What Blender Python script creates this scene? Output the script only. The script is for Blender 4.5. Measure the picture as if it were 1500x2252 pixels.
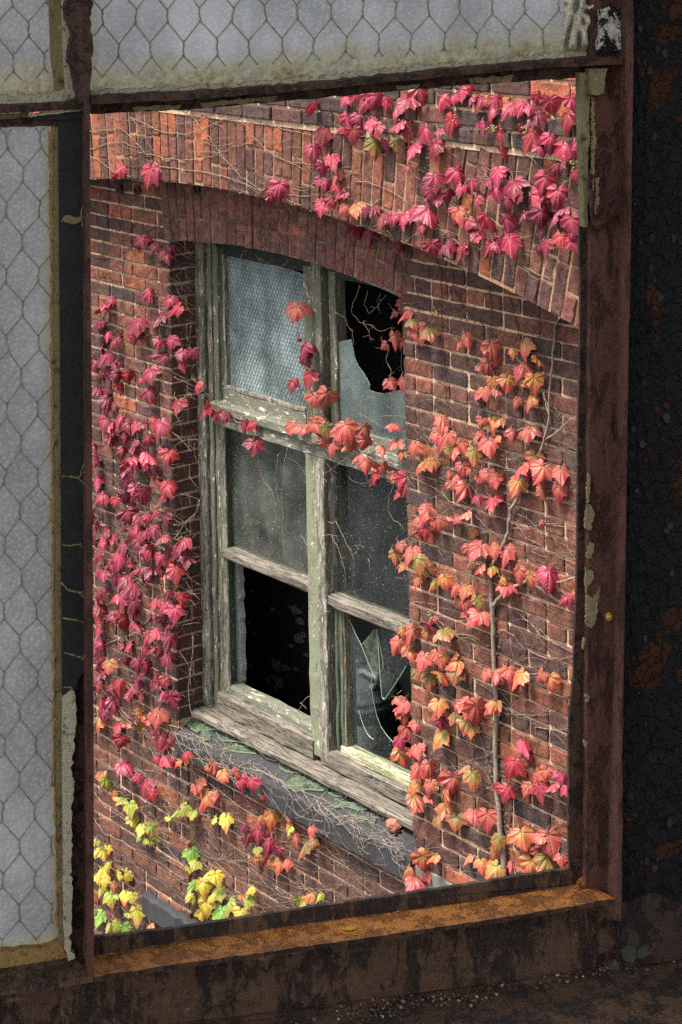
import bpy, bmesh, math, random
import numpy as np
from mathutils import Vector, Matrix

for o in list(bpy.data.objects): bpy.data.objects.remove(o)
SC = bpy.context.scene
COL = SC.collection
rnd = random.Random(7)
rng = np.random.default_rng(11)

# ------------------------------------------------------------------ camera, sky, sun, exposure
F, CX, CY = 4500.0, 750.0, -221.0            # focal length and principal point in photograph pixels (rise/shift lens)
def nrm(a):
    a = np.array(a, float); return a / np.linalg.norm(a)
_Z = nrm([-0.0196, 1, 0]); _U = np.array([3650, -71.5, F]); _U = nrm(_U - _Z * _U.dot(_Z)); _Y = np.cross(_Z, _U)
R = np.array([_U, _Y, _Z])                   # camera axes -> world (world X along the brick wall, Y into it, Z up)
def ray(px, py): return R @ np.array([(px - CX) / F, -(py - CY) / F, -1.0])
CAM = np.array([0, -ray(1180, 1500)[1] * 7.65, 0.0])

cd = bpy.data.cameras.new('camera'); cam = bpy.data.objects.new('camera', cd); COL.objects.link(cam)
M = Matrix.Identity(4)
for i in range(3):
    for j in range(3): M[i][j] = R[i, j]
M.translation = Vector(CAM)
cam.matrix_world = M
cd.sensor_fit = 'VERTICAL'; cd.sensor_height = 36.0; cd.lens = F / 2252 * 36.0
cd.shift_y = -(1126 - CY) / 2252.0; cd.clip_end = 2000; cd.clip_start = 0.02
SC.camera = cam

SUN_DIR = nrm([-0.24, -0.66, 1.4])          # towards the sun
world = bpy.data.worlds.new('World'); SC.world = world; world.use_nodes = True
wn = world.node_tree; bg = wn.nodes['Background']
sky = wn.nodes.new('ShaderNodeTexSky'); sky.sky_type = 'NISHITA'; sky.sun_disc = False
sky.sun_elevation = math.asin(SUN_DIR[2]); sky.sun_rotation = math.atan2(SUN_DIR[0], SUN_DIR[1])
sky.air_density = 1.0; sky.dust_density = 3.0; sky.ozone_density = 0.6
hs = wn.nodes.new('ShaderNodeHueSaturation'); hs.inputs['Saturation'].default_value = 0.34   # thin overcast
wn.links.new(sky.outputs[0], hs.inputs['Color']); wn.links.new(hs.outputs[0], bg.inputs[0]); bg.inputs[1].default_value = 0.14
sd = bpy.data.lights.new('sun', 'SUN'); sd.energy = 3.8; sd.angle = math.radians(18); sd.color = (1.0, 0.95, 0.88)
sun = bpy.data.objects.new('sun', sd); COL.objects.link(sun)
sun.rotation_euler = Vector(-SUN_DIR).to_track_quat('-Z', 'Y').to_euler()
SC.view_settings.view_transform = 'Standard'; SC.view_settings.look = 'None'
SC.view_settings.exposure = 1.24; SC.view_settings.gamma = 1.0
SC.cycles.use_denoising = False   # keep the fine grain of brick, rust and leaf
SC.cycles.max_bounces = 8; SC.cycles.transparent_max_bounces = 12

# ------------------------------------------------------------------ projection helpers (metres, world axes)
def W(px, py, Y=0.0):                        # photograph point -> point on the vertical plane y = Y of the brick building
    d = ray(px, py); return CAM + d * ((Y - CAM[1]) / d[1])
def WZ(px, py, Z):                           # photograph point -> point on the level plane z = Z
    d = ray(px, py); return CAM + d * ((Z - CAM[2]) / d[2])
_b = math.radians(14)
FN = R @ np.array([math.sin(_b), 0, math.cos(_b)])      # steel window: normal towards the room
FH = R @ np.array([math.cos(_b), 0, -math.sin(_b)]); FV = R @ np.array([0, 1.0, 0])
FO = CAM + ray(750, 1126) * 1.7
def Fp(px, py, w=0.0):                       # photograph point -> point of the steel window plane, w metres in front of the glass
    d = ray(px, py); return CAM + d * ((FO + FN * w - CAM).dot(FN) / d.dot(FN))
def depth(p): return float(-(R.T @ (np.array(p) - CAM))[2])
def toPx(p):
    c = R.T @ (np.array(p) - CAM); return (CX + F * c[0] / -c[2], CY - F * c[1] / -c[2])

# ------------------------------------------------------------------ object helpers
def link(o, parent=None):
    COL.objects.link(o)
    if parent is not None: o.parent = parent
    return o
def tag(o, label=None, cat=None, group=None, kind=None):
    if label: o['label'] = label
    if cat: o['category'] = cat
    if group: o['group'] = group
    if kind: o['kind'] = kind
    return o
def empty(name, loc=(0, 0, 0)):
    o = bpy.data.objects.new(name, None); COL.objects.link(o); o.location = Vector(loc); o.empty_display_size = 0.05
    return o
class MB:
    def __init__(s): s.v = []; s.f = []; s.c = []; s.mi = []; s.uv = None
    def add(s, vs, fs, col=(1, 1, 1), mi=0):
        n = len(s.v); s.v.extend([tuple(map(float, p)) for p in vs]); s.c.extend([col] * len(vs))
        for f in fs: s.f.append(tuple(i + n for i in f)); s.mi.append(mi)
    def box(s, lo, hi, ch=0.003, jit=0.0008, col=(1, 1, 1), mi=0, step=0.07):
        lo = np.array(lo, float); hi = np.array(hi, float)
        lo, hi = np.minimum(lo, hi), np.maximum(lo, hi); d = hi - lo
        ax = int(np.argmax(d)); a, b = [(1, 2), (2, 0), (0, 1)][ax]
        ch = min(ch, d[a] * .3, d[b] * .3)
        oc = [(lo[a] + ch, lo[b]), (hi[a] - ch, lo[b]), (hi[a], lo[b] + ch), (hi[a], hi[b] - ch), (hi[a] - ch, hi[b]), (lo[a] + ch, hi[b]), (lo[a], hi[b] - ch), (lo[a], lo[b] + ch)]
        n = max(1, min(60, int(d[ax] / step)))
        vs = []
        for k in range(n + 1):
            j = rng.normal(0, jit, 2)
            for (p, q) in oc:
                v = [0, 0, 0]; v[ax] = lo[ax] + d[ax] * k / n; v[a] = p + j[0] + rng.normal(0, jit * .5); v[b] = q + j[1] + rng.normal(0, jit * .5); vs.append(v)
        fs = []
        for k in range(n):
            for i in range(8):
                j2 = (i + 1) % 8; fs.append((k * 8 + i, k * 8 + j2, (k + 1) * 8 + j2, (k + 1) * 8 + i))
        fs.append(tuple(range(7, -1, -1))); fs.append(tuple(range(n * 8, n * 8 + 8)))
        s.add(vs, fs, col, mi)
    def prism(s, front, back, mi_f=0, mi_s=None, col=(1, 1, 1)):
        n = len(front); mi_s = mi_f if mi_s is None else mi_s
        s.add(list(front) + list(back), [tuple(range(n)), tuple(range(2 * n - 1, n - 1, -1))], col, mi_f)
        o = len(s.v) - 2 * n
        for i in range(n):
            j = (i + 1) % n; s.f.append((o + i, o + n + i, o + n + j, o + j)); s.mi.append(mi_s)
    def tube(s, pts, r, k=5, col=(1, 1, 1), mi=0, taper=None):
        P = np.array(pts, float); m = len(P)
        if m < 2: return
        T = np.gradient(P, axis=0); T /= np.linalg.norm(T, axis=1)[:, None] + 1e-9
        ref = np.array([0.31, 0.17, 0.93]); vs = []
        for i in range(m):
            a = np.cross(T[i], ref); a /= np.linalg.norm(a) + 1e-9; b = np.cross(T[i], a)
            rr = r[i] if hasattr(r, '__len__') else (r if taper is None else r + (taper - r) * i / (m - 1))
            for q in range(k):
                t = 2 * math.pi * q / k; vs.append(P[i] + rr * (math.cos(t) * a + math.sin(t) * b))
        fs = []
        for i in range(m - 1):
            for q in range(k):
                q2 = (q + 1) % k; fs.append((i * k + q, i * k + q2, (i + 1) * k + q2, (i + 1) * k + q))
        fs.append(tuple(range(k - 1, -1, -1))); fs.append(tuple(range((m - 1) * k, m * k)))
        s.add(vs, fs, col, mi)
    def blob(s, c, r, sub=1, jit=0.25, col=(1, 1, 1), mi=0, axes=None):
        bm = bmesh.new(); bmesh.ops.create_icosphere(bm, subdivisions=sub, radius=1.0)
        A = np.eye(3) if axes is None else np.array(axes)
        r = np.array(r, float) if hasattr(r, '__len__') else np.array([r] * 3)
        vs = [np.array(c) + A.T @ (np.array(v.co) * r * (1 + rng.uniform(-jit, jit))) for v in bm.verts]
        s.add(vs, [tuple(v.index for v in f.verts) for f in bm.faces], col, mi); bm.free()
    def build(s, name, mats, parent=None, smooth=False):
        me = bpy.data.meshes.new(name); me.from_pydata(s.v, [], s.f)
        if not isinstance(mats, (list, tuple)): mats = [mats]
        for m in mats: me.materials.append(m)
        me.polygons.foreach_set('material_index', s.mi)
        if smooth: me.polygons.foreach_set('use_smooth', [True] * len(s.f))
        a = me.color_attributes.new('Col', 'FLOAT_COLOR', 'POINT')
        a.data.foreach_set('color', np.c_[np.array(s.c, float), np.ones(len(s.c))].ravel() if s.c else [])
        if s.uv is not None:
            l = me.uv_layers.new(name='UVMap'); uv = np.array(s.uv)
            idx = np.zeros(len(me.loops), int); me.loops.foreach_get('vertex_index', idx); l.data.foreach_set('uv', uv[idx].ravel())
        bm = bmesh.new(); bm.from_mesh(me); bmesh.ops.recalc_face_normals(bm, faces=bm.faces); bm.to_mesh(me); bm.free()
        me.update()
        return link(bpy.data.objects.new(name, me), parent)

# ------------------------------------------------------------------ node helpers
class NT:
    def __init__(s, name):
        s.m = bpy.data.materials.new(name); s.m.use_nodes = True; s.t = s.m.node_tree; s.n = s.t.nodes
        s.b = s.n['Principled BSDF']; s.out = s.n['Material Output']
        s.geo = s.n.new('ShaderNodeNewGeometry'); s.pos = s.geo.outputs['Position']
    def set(s, node, key, val):
        if hasattr(val, 'links') or isinstance(val, bpy.types.NodeSocket): s.t.links.new(val, node.inputs[key])
        else:
            if isinstance(val, tuple) and len(val) == 3 and node.inputs[key].type == 'RGBA': val = val + (1,)
            node.inputs[key].default_value = val
    def scale(s, vec, sc):
        n = s.n.new('ShaderNodeVectorMath'); n.operation = 'MULTIPLY'; s.set(n, 0, vec); n.inputs[1].default_value = sc; return n.outputs[0]
    def vadd(s, a, b):
        n = s.n.new('ShaderNodeVectorMath'); n.operation = 'ADD'; s.set(n, 0, a); s.set(n, 1, b); return n.outputs[0]
    def noise(s, sc, det=4, rough=.6, vec=None, dist=0.0, col=False):
        n = s.n.new('ShaderNodeTexNoise'); n.inputs['Scale'].default_value = sc; n.inputs['Detail'].default_value = det
        n.inputs['Roughness'].default_value = rough; n.inputs['Distortion'].default_value = dist
        s.set(n, 'Vector', s.pos if vec is None else vec); return n.outputs['Color' if col else 'Fac']
    def voro(s, sc, vec=None, feat='F1', out='Distance'):
        n = s.n.new('ShaderNodeTexVoronoi'); n.feature = feat; n.inputs['Scale'].default_value = sc
        s.set(n, 'Vector', s.pos if vec is None else vec); return n.outputs[out]
    def ramp(s, fac, stops, interp='LINEAR'):
        n = s.n.new('ShaderNodeValToRGB'); n.color_ramp.interpolation = interp; s.set(n, 0, fac); e = n.color_ramp.elements
        while len(e) < len(stops): e.new(0.5)
        for i, (p, c) in enumerate(stops):
            e[i].position = p; e[i].color = (c, c, c, 1) if not hasattr(c, '__len__') else tuple(c) + (1,)
        return n.outputs[0]
    def mix(s, fac, a, b, mode='MIX'):
        n = s.n.new('ShaderNodeMix'); n.data_type = 'RGBA'; n.blend_type = mode
        s.set(n, 0, fac); s.set(n, 6, a); s.set(n, 7, b); return n.outputs[2]
    def math(s, op, a, b=0.0, clamp=False):
        n = s.n.new('ShaderNodeMath'); n.operation = op; n.use_clamp = clamp; s.set(n, 0, a); s.set(n, 1, b); return n.outputs[0]
    def bump(s, h, strength=.5, dist=.002, normal=None):
        n = s.n.new('ShaderNodeBump'); n.inputs['Strength'].default_value = strength; n.inputs['Distance'].default_value = dist
        s.set(n, 'Height', h)
        if normal is not None: s.set(n, 'Normal', normal)
        return n.outputs[0]
    def attr(s, name='Col'):
        n = s.n.new('ShaderNodeAttribute'); n.attribute_name = name; return n.outputs['Color']
    def uv(s):
        n = s.n.new('ShaderNodeUVMap'); return n.outputs[0]
    def sep(s, v):
        n = s.n.new('ShaderNodeSeparateXYZ'); s.set(n, 0, v); return n.outputs
    def fin(s, col=None, rough=None, normal=None, spec=None):
        if col is not None: s.set(s.b, 'Base Color', col)
        if rough is not None: s.set(s.b, 'Roughness', rough)
        if normal is not None: s.set(s.b, 'Normal', normal)
        if spec is not None: s.set(s.b, 'Specular IOR Level', spec)
        return s.m

# ------------------------------------------------------------------ materials
def m_brick():
    t = NT('brick'); c = t.attr()
    big = t.noise(7, 4, .6); mid = t.noise(38, 5, .7); fine = t.noise(260, 3, .8); fine2 = t.noise(120, 2, .7)
    c1 = t.mix(t.ramp(mid, [(.35, 0.0), (.62, 1.0)]), t.mix(1.0, c, (.55, .5, .52), 'MULTIPLY'), t.mix(1.0, c, (1.45, 1.35, 1.3), 'MULTIPLY'))
    c2 = t.mix(t.math('MULTIPLY', t.ramp(big, [(.5, 0), (.68, 1)]), .55), c1, (.035, .028, .03))            # soot patches
    so = t.ramp(t.noise(1.0, 5, .65, t.scale(t.pos, (2.6, 2.6, 1.1))), [(.34, .66), (.55, 1.0)])
    c2 = t.mix(1.0, c2, so, 'MULTIPLY')
    c3 = t.mix(t.ramp(fine, [(.57, 0), (.72, .8)]), c2, (.42, .28, .22))                                     # pale sandy grains
    c4 = t.mix(t.ramp(fine2, [(.3, .85), (.43, 0)]), c3, (.02, .013, .013))                                  # dark pits
    h = t.math('ADD', t.math('MULTIPLY', mid, 1.0), t.math('MULTIPLY', fine, .5))
    return t.fin(c4, .9, t.bump(h, .9, .004), .25)
def m_mortar():
    t = NT('mortar'); big = t.noise(3.2, 4, .6); mid = t.noise(45, 5, .7); fine = t.noise(300, 3, .8)
    c = t.ramp(mid, [(.3, (.32, .2, .125)), (.5, (.59, .395, .255)), (.72, (.74, .53, .37))])
    c = t.mix(t.ramp(big, [(.52, 0), (.68, .7)]), c, (.17, .12, .1))
    c = t.mix(t.ramp(fine, [(.62, 0), (.8, .6)]), c, (.75, .6, .46))
    h = t.math('ADD', mid, t.math('MULTIPLY', fine, .6))
    return t.fin(c, .95, t.bump(h, 1.0, .006), .15)
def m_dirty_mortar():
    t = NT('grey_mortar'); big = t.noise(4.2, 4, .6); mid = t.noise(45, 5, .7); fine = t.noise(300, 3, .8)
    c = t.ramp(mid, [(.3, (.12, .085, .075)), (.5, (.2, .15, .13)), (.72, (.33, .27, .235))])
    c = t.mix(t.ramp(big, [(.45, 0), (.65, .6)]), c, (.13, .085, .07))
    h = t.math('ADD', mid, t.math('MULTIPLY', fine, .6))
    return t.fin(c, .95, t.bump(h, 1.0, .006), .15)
def m_stone(name, a, b, sp):
    t = NT(name); mid = t.noise(22, 6, .7); fine = t.noise(240, 3, .8)
    c = t.mix(mid, a, b); c = t.mix(t.ramp(fine, [(.6, 0), (.74, .7)]), c, sp)
    c = t.mix(t.ramp(t.noise(5, 4, .6), [(.5, 0), (.7, .5)]), c, tuple(x * .5 for x in a))
    return t.fin(c, .8, t.bump(t.math('ADD', mid, fine), .7, .004), .3)
def m_wood(name, along, base, pale, paint, pale_lo, paint_lo, white=.62):
    t = NT(name); st = [45., 45., 45.]; st[along] = 3.0
    st2 = [190., 190., 190.]; st2[along] = 6.0
    g = t.noise(1.0, 5, .65, t.scale(t.pos, tuple(st)), .4); g2 = t.noise(1.0, 3, .7, t.scale(t.pos, tuple(st2)))
    sp = [26., 26., 26.]; sp[along] = 8.0
    pn = t.noise(1.0, 6, .72, t.scale(t.pos, tuple(sp)))
    pn2 = t.noise(1.0, 5, .75, t.scale(t.vadd(t.pos, (3.1, 7.7, 1.3)), tuple(x * 1.8 for x in sp)))
    wood = t.mix(g, base, pale); wood = t.mix(t.ramp(g2, [(.4, .95), (.49, 0)]), wood, tuple(x * .2 for x in base))
    wood = t.mix(t.ramp(t.noise(1.0, 4, .7, t.scale(t.vadd(t.pos, (1.7, 4.1, 8.3)), tuple(9. if q == along else 30. for q in range(3)))), [(.5, 0), (.68, .7)]), wood, tuple(x * .45 for x in base))
    pm = t.ramp(pn, [(paint_lo, 1), (paint_lo + .03, 0)])
    pcol = t.mix(t.noise(60, 4, .6), tuple(x * .7 for x in paint), tuple(min(1, x * 1.35) for x in paint))
    c = t.mix(pm, wood, pcol)
    wm = t.ramp(pn2, [(white, 0), (white + .03, 1)])
    c = t.mix(wm, c, (.6, .57, .48))
    dk = t.ramp(t.noise(75, 4, .7, t.vadd(t.pos, (9, 2, 4))), [(.62, 0), (.67, .85)])
    c = t.mix(dk, c, (.035, .032, .025))
    h = t.math('ADD', t.math('ADD', t.math('MULTIPLY', pm, .9), t.math('MULTIPLY', g2, .8)), t.math('MULTIPLY', wm, .8))
    return t.fin(c, .8, t.bump(h, .9, .0025), .25)
def m_glass(name, dust, tint, opac, vs=3.0, rough=.08, streak=None, dark=(0.02, .025, .025)):
    """dusty sheet glass: clear where clean, a thin matt film where dirty"""
    t = NT(name); t.n.remove(t.b)
    tr = t.n.new('ShaderNodeBsdfTransparent'); t.set(tr, 0, tint)
    gl = t.n.new('ShaderNodeBsdfGlossy'); gl.inputs['Roughness'].default_value = rough; t.set(gl, 0, (.75, .85, .85))
    df = t.n.new('ShaderNodeBsdfDiffuse'); tl = t.n.new('ShaderNodeBsdfTranslucent')
    big = t.noise(vs, 5, .6, streak and t.scale(t.pos, streak)); sp = t.noise(150, 2, .6); sp2 = t.noise(55, 4, .75)
    dc = t.mix(t.ramp(big, [(.38, 0), (.62, 1)]), tuple(x * .4 for x in dust), dust); dc = t.mix(t.ramp(sp, [(.66, 0), (.72, .9)]), dc, (.55, .58, .52))
    t.set(df, 0, dc); t.set(tl, 0, dc)
    dm = t.n.new('ShaderNodeMixShader'); dm.inputs[0].default_value = .3
    t.t.links.new(df.outputs[0], dm.inputs[1]); t.t.links.new(tl.outputs[0], dm.inputs[2])
    fac = t.math('ADD', t.math('MULTIPLY', t.ramp(big, [(.35, .45), (.65, 1.0)]), opac), t.math('MULTIPLY', t.ramp(sp, [(.64, 0), (.71, 1)]), .5), True)
    fac = t.math('ADD', fac, t.math('MULTIPLY', t.math('SUBTRACT', sp2, .5), .25), True)
    a = t.n.new('ShaderNodeMixShader'); t.set(a, 0, fac); t.t.links.new(tr.outputs[0], a.inputs[1]); t.t.links.new(dm.outputs[0], a.inputs[2])
    b = t.n.new('ShaderNodeMixShader'); fr = t.n.new('ShaderNodeFresnel'); fr.inputs[0].default_value = 1.5
    t.set(b, 0, t.math('MULTIPLY', fr.outputs[0], t.math('SUBTRACT', 1.0, t.geo.outputs['Backfacing']))); t.t.links.new(a.outputs[0], b.inputs[1]); t.t.links.new(gl.outputs[0], b.inputs[2])
    bp = t.bump(t.noise(6, 2, .5), .12, .01); t.set(gl, 'Normal', bp)
    t.t.links.new(b.outputs[0], t.out.inputs[0]); return t.m
def m_translucent(name, ca, cb, sc, dirt=None, bump=.5, bsc=90, trans=.55, rough=.35):
    """obscured (rolled, dimpled) glass lit from behind, with some highlights painted into its colour"""
    t = NT(name); n1 = t.ramp(t.noise(sc, 5, .65), [(.36, 0), (.64, 1)]); n2 = t.voro(bsc); c = t.mix(n1, ca, cb)
    c = t.mix(t.math('MULTIPLY', t.ramp(n2, [(.0, 1), (.55, 0)]), .36), c, tuple(min(1, x * 1.5) for x in cb))  # dimple highlights painted in: colour paler at the cell centres
    c = t.mix(t.math('MULTIPLY', t.ramp(t.noise(1.0, 5, .7, t.scale(t.pos, (14., 14., 4.))), [(.42, 0), (.72, 1)]), .5), c, tuple(x * .62 for x in ca))
    c = t.mix(t.ramp(t.noise(420, 2, .6), [(.72, 0), (.78, .7)]), c, (.8, .8, .78))
    if dirt:
        u = t.sep(t.uv()); dn = t.noise(30, 6, .75); dn2 = t.noise(160, 4, .8)
        v = t.math('ADD', t.math('MULTIPLY', u[1], -1.0 / dirt), t.math('MULTIPLY', dn, 1.15))
        f = t.ramp(v, [(.05, 0), (.42, .55), (.62, .95)])
        dcol = t.ramp(dn2, [(.32, (.05, .042, .02)), (.48, (.24, .19, .075)), (.66, (.5, .46, .25))])
        hz = t.ramp(v, [(-.0, 0), (.25, .5)])
        c = t.mix(hz, c, (.46, .44, .29)); c = t.mix(f, c, dcol)
        e = t.math('ADD', t.math('MULTIPLY', u[0], -1.0 / .018), t.math('MULTIPLY', dn, 1.3))
        c = t.mix(t.ramp(e, [(.1, 0), (.6, .7)]), c, (.3, .25, .15))
    t.set(t.b, 'Base Color', c); t.set(t.b, 'Roughness', rough); t.set(t.b, 'Normal', t.bump(n2, bump, .002))
    tl = t.n.new('ShaderNodeBsdfTranslucent'); t.set(tl, 0, c); mx = t.n.new('ShaderNodeMixShader'); mx.inputs[0].default_value = trans
    t.t.links.new(t.b.outputs[0], mx.inputs[1]); t.t.links.new(tl.outputs[0], mx.inputs[2]); t.t.links.new(mx.outputs[0], t.out.inputs[0])
    return t.m
def m_rust(name, a, b, hi, hamt=.64, sc=60, rough=.85, bump=.5, streak=None):
    t = NT(name); p = t.pos if streak is None else t.scale(t.pos, streak)
    n1 = t.noise(sc * .25, 6, .7, p); n2 = t.noise(sc * 1.6, 6, .75, p); n3 = t.noise(700, 2, .7)
    c = t.mix(t.ramp(n1, [(.3, 0), (.7, 1)]), a, b); c = t.mix(t.ramp(n2, [(hamt, 0), (hamt + .1, .9)]), c, hi)
    c = t.mix(t.ramp(n2, [(.3, .8), (.4, 0)]), c, tuple(x * .3 for x in a))
    c = t.mix(t.ramp(n3, [(.66, 0), (.76, .5)]), c, tuple(min(1, x * 2.2 + .03) for x in b))
    return t.fin(c, rough, t.bump(t.math('ADD', n2, t.math('MULTIPLY', n3, .3)), bump, .002), .3)
def m_peel(name, paint, under, lo, sc=34):
    """flaking paint: curled film over rusty metal"""
    t = NT(name); d = t.noise(sc * .7, 4, .6, col=True); p = t.vadd(t.pos, t.scale(d, (.03, .03, .03)))
    n = t.noise(sc, 6, .68, p); n2 = t.noise(sc * .3, 3, .6); v = t.voro(sc * 2.4, p, 'DISTANCE_TO_EDGE')
    m = t.math('ADD', n, t.math('MULTIPLY', t.math('SUBTRACT', n2, .5), .55))
    mask = t.ramp(m, [(lo, 0), (lo + .015, 1)])
    cr = t.ramp(v, [(.0, 1), (.035, 0)])
    pc = t.mix(t.noise(sc * 3, 5, .7), tuple(x * .55 for x in paint), tuple(x * 1.5 for x in paint))
    uc = t.mix(t.noise(sc * 2, 5, .7), tuple(x * .5 for x in under), tuple(x * 1.4 for x in under))
    c = t.mix(mask, uc, pc); edge = t.ramp(m, [(lo - .004, 0), (lo + .006, .9), (lo + .03, 0)])
    c = t.mix(t.math('MULTIPLY', edge, .5), c, tuple(min(1, x * 2.2 + .01) for x in paint))
    h = t.math('ADD', t.math('MULTIPLY', t.ramp(m, [(lo - .005, 0), (lo + .01, 1), (lo + .2, .35)]), 1.0), t.math('MULTIPLY', t.noise(sc * 5, 5, .75), .35))
    h = t.math('SUBTRACT', h, t.math('MULTIPLY', cr, .5))
    return t.fin(c, .8, t.bump(h, 1.0, .004), .2)
def m_scale(name, dark, mid, hot, sc=30, streak=(1, 1, .45), bright=.5):
    """heavily corroded steel: layered dark scale, brown runs and small bright spots of fresh rust"""
    t = NT(name); p = t.scale(t.pos, streak); d = t.noise(sc, 4, .6, p, 0, True); q = t.vadd(p, t.scale(d, (.035, .035, .035)))
    n1 = t.noise(sc, 7, .7, q); n2 = t.noise(sc * 4.5, 6, .75, q); n3 = t.noise(sc * 20, 3, .75); v = t.voro(sc * 3, q, 'DISTANCE_TO_EDGE')
    c = t.mix(t.ramp(n1, [(.4, 0), (.47, .25), (.5, .85), (.68, 1)]), dark, mid)
    c = t.mix(t.ramp(n2, [(.56, 0), (.66, .8)]), c, tuple(x * 1.5 for x in mid)); c = t.mix(t.ramp(n2, [(.34, .85), (.45, 0)]), c, tuple(x * .35 for x in dark))
    c = t.mix(t.ramp(t.noise(sc * 1.6, 5, .8, t.vadd(p, (5, 3, 2))), [(.64, 0), (.7, bright)]), c, hot)
    c = t.mix(t.ramp(n3, [(.64, 0), (.74, .55)]), c, tuple(min(1, x * 2.5 + .04) for x in mid))
    h = t.math('ADD', t.math('ADD', t.ramp(n1, [(.4, 0), (.5, 1)]), t.math('MULTIPLY', n2, .9)), t.math('MULTIPLY', n3, .35))
    return t.fin(c, .6, t.bump(h, 1.0, .004), .4)
def m_putty(name, a, b, dk, sc=150):
    t = NT(name); n = t.noise(sc, 6, .8); n2 = t.noise(sc * .3, 4, .6)
    c = t.mix(n2, a, b); c = t.mix(t.ramp(n, [(.36, .95), (.47, 0)]), c, dk); c = t.mix(t.ramp(n, [(.6, 0), (.7, .5)]), c, (.6, .56, .42))
    return t.fin(c, .9, t.bump(n, 1.0, .004), .2)
def m_plain(name, c, rough=.6, var=.3, sc=30, bump=.2):
    t = NT(name); n = t.noise(sc, 5, .7)
    return t.fin(t.mix(n, tuple(x * (1 - var) for x in c), tuple(x * (1 + var) for x in c)), rough, t.bump(n, bump, .002))
def m_leaf(name, inner, outer, vein, edge=None):
    t = NT(name); oi = t.n.new('ShaderNodeObjectInfo'); rv = oi.outputs['Random']
    tc = t.n.new('ShaderNodeTexCoord'); ob = tc.outputs['Object']; s = t.sep(ob)
    ax = t.math('ABSOLUTE', s[0]); y = t.math('SUBTRACT', s[1], .26)
    def line(dx, dy, wd):                                         # distance to a vein that leaves the petiole along (dx, dy)
        d = t.math('ABSOLUTE', t.math('SUBTRACT', t.math('MULTIPLY', ax, dy), t.math('MULTIPLY', y, dx)))
        al = t.math('ADD', t.math('MULTIPLY', ax, dx), t.math('MULTIPLY', y, dy))
        f = t.ramp(d, [(0, 1), (wd, 0)])
        return t.math('MULTIPLY', f, t.ramp(al, [(.0, 0), (.02, 1)]))
    v = t.math('MAXIMUM', line(0, -1, .028), t.math('MAXIMUM', line(.8, -.6, .024), line(.93, .37, .02)))
    # side veins as a herring-bone off the midrib
    hb = t.math('SINE', t.math('MULTIPLY', t.math('SUBTRACT', s[1], t.math('MULTIPLY', ax, -.8)), 46.0))
    v2 = t.math('MULTIPLY', t.ramp(hb, [(.86, 0), (.97, 1)]), .38)
    rad = t.math('SQRT', t.math('ADD', t.math('MULTIPLY', ax, ax), t.math('MULTIPLY', y, y)))
    nz = t.n.new('ShaderNodeTexNoise'); nz.inputs['Scale'].default_value = 3.2; nz.inputs['Detail'].default_value = 5; nz.noise_dimensions = '4D'
    t.set(nz, 'Vector', ob); t.set(nz, 'W', t.math('MULTIPLY', rv, 37.0))
    k = t.math('ADD', t.math('MULTIPLY', rad, 1.15), t.math('MULTIPLY', t.math('SUBTRACT', nz.outputs[0], .5), 1.5))
    c = t.mix(t.ramp(k, [(.28, 0), (.75, 1)]), inner, outer)
    if edge: c = t.mix(t.ramp(k, [(.72, 0), (.98, .9)]), c, edge)
    c = t.mix(t.math('MULTIPLY', v2, .6), c, vein); c = t.mix(t.math('MULTIPLY', v, .8), c, vein)
    hs = t.n.new('ShaderNodeHueSaturation'); t.set(hs, 'Color', c)
    t.set(hs, 'Hue', t.math('ADD', .494, t.math('MULTIPLY', rv, .012))); r2 = t.math('FRACT', t.math('MULTIPLY', rv, 7.13))
    t.set(hs, 'Value', t.math('ADD', .62, t.math('MULTIPLY', r2, .4)))
    n3 = t.noise(34, 4, .7, ob); c = t.mix(t.ramp(n3, [(.76, 0), (.8, .7)]), hs.outputs[0], (.05, .022, .012))
    t.fin(c, .45, t.bump(t.math('MULTIPLY', t.math('ADD', v, v2), -1.0), .45, .04), .5)
    tl = t.n.new('ShaderNodeBsdfTranslucent'); t.set(tl, 0, c); mx = t.n.new('ShaderNodeMixShader'); mx.inputs[0].default_value = .22
    t.t.links.new(t.b.outputs[0], mx.inputs[1]); t.t.links.new(tl.outputs[0], mx.inputs[2]); t.t.links.new(mx.outputs[0], t.out.inputs[0])
    return t.m
def m_stem(name, a, b):
    t = NT(name); n = t.noise(90, 4, .7); f = t.noise(420, 2, .7)
    return t.fin(t.mix(t.ramp(t.math('ADD', t.math('MULTIPLY', n, .7), t.math('MULTIPLY', f, .3)), [(.35, 0), (.6, 1)]), a, b), .85, t.bump(f, .6, .002), .2)

BRICK, MORTAR, GMORTAR = m_brick(), m_mortar(), m_dirty_mortar()
SLATE = m_stone('slate_stone', (.018, .018, .02), (.05, .049, .05), (.2, .19, .18))
PALE_STONE = m_stone('pale_stone', (.1, .1, .09), (.2, .2, .17), (.35, .35, .3))
WOOD_V = m_wood('green_painted_wood_upright', 2, (.13, .108, .08), (.36, .32, .25), (.115, .119, .08), .5, .53, .59)
WOOD_VPALE = m_wood('bare_wood_upright', 2, (.15, .125, .095), (.38, .345, .285), (.11, .114, .078), .5, .44, .58)
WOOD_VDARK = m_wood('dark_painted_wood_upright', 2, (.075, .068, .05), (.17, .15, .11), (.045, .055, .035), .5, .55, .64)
WOOD_VGREEN = m_wood('light_green_painted_wood', 2, (.2, .18, .13), (.42, .385, .3), (.175, .185, .115), .5, .56, .59)
WOOD_H = m_wood('green_painted_wood_rail', 0, (.14, .115, .085), (.38, .345, .275), (.135, .138, .1), .5, .53, .58)
WOOD_HBARE = m_wood('bare_weathered_board', 0, (.075, .062, .048), (.28, .242, .195), (.1, .115, .06), .5, .36, .66)
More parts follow.
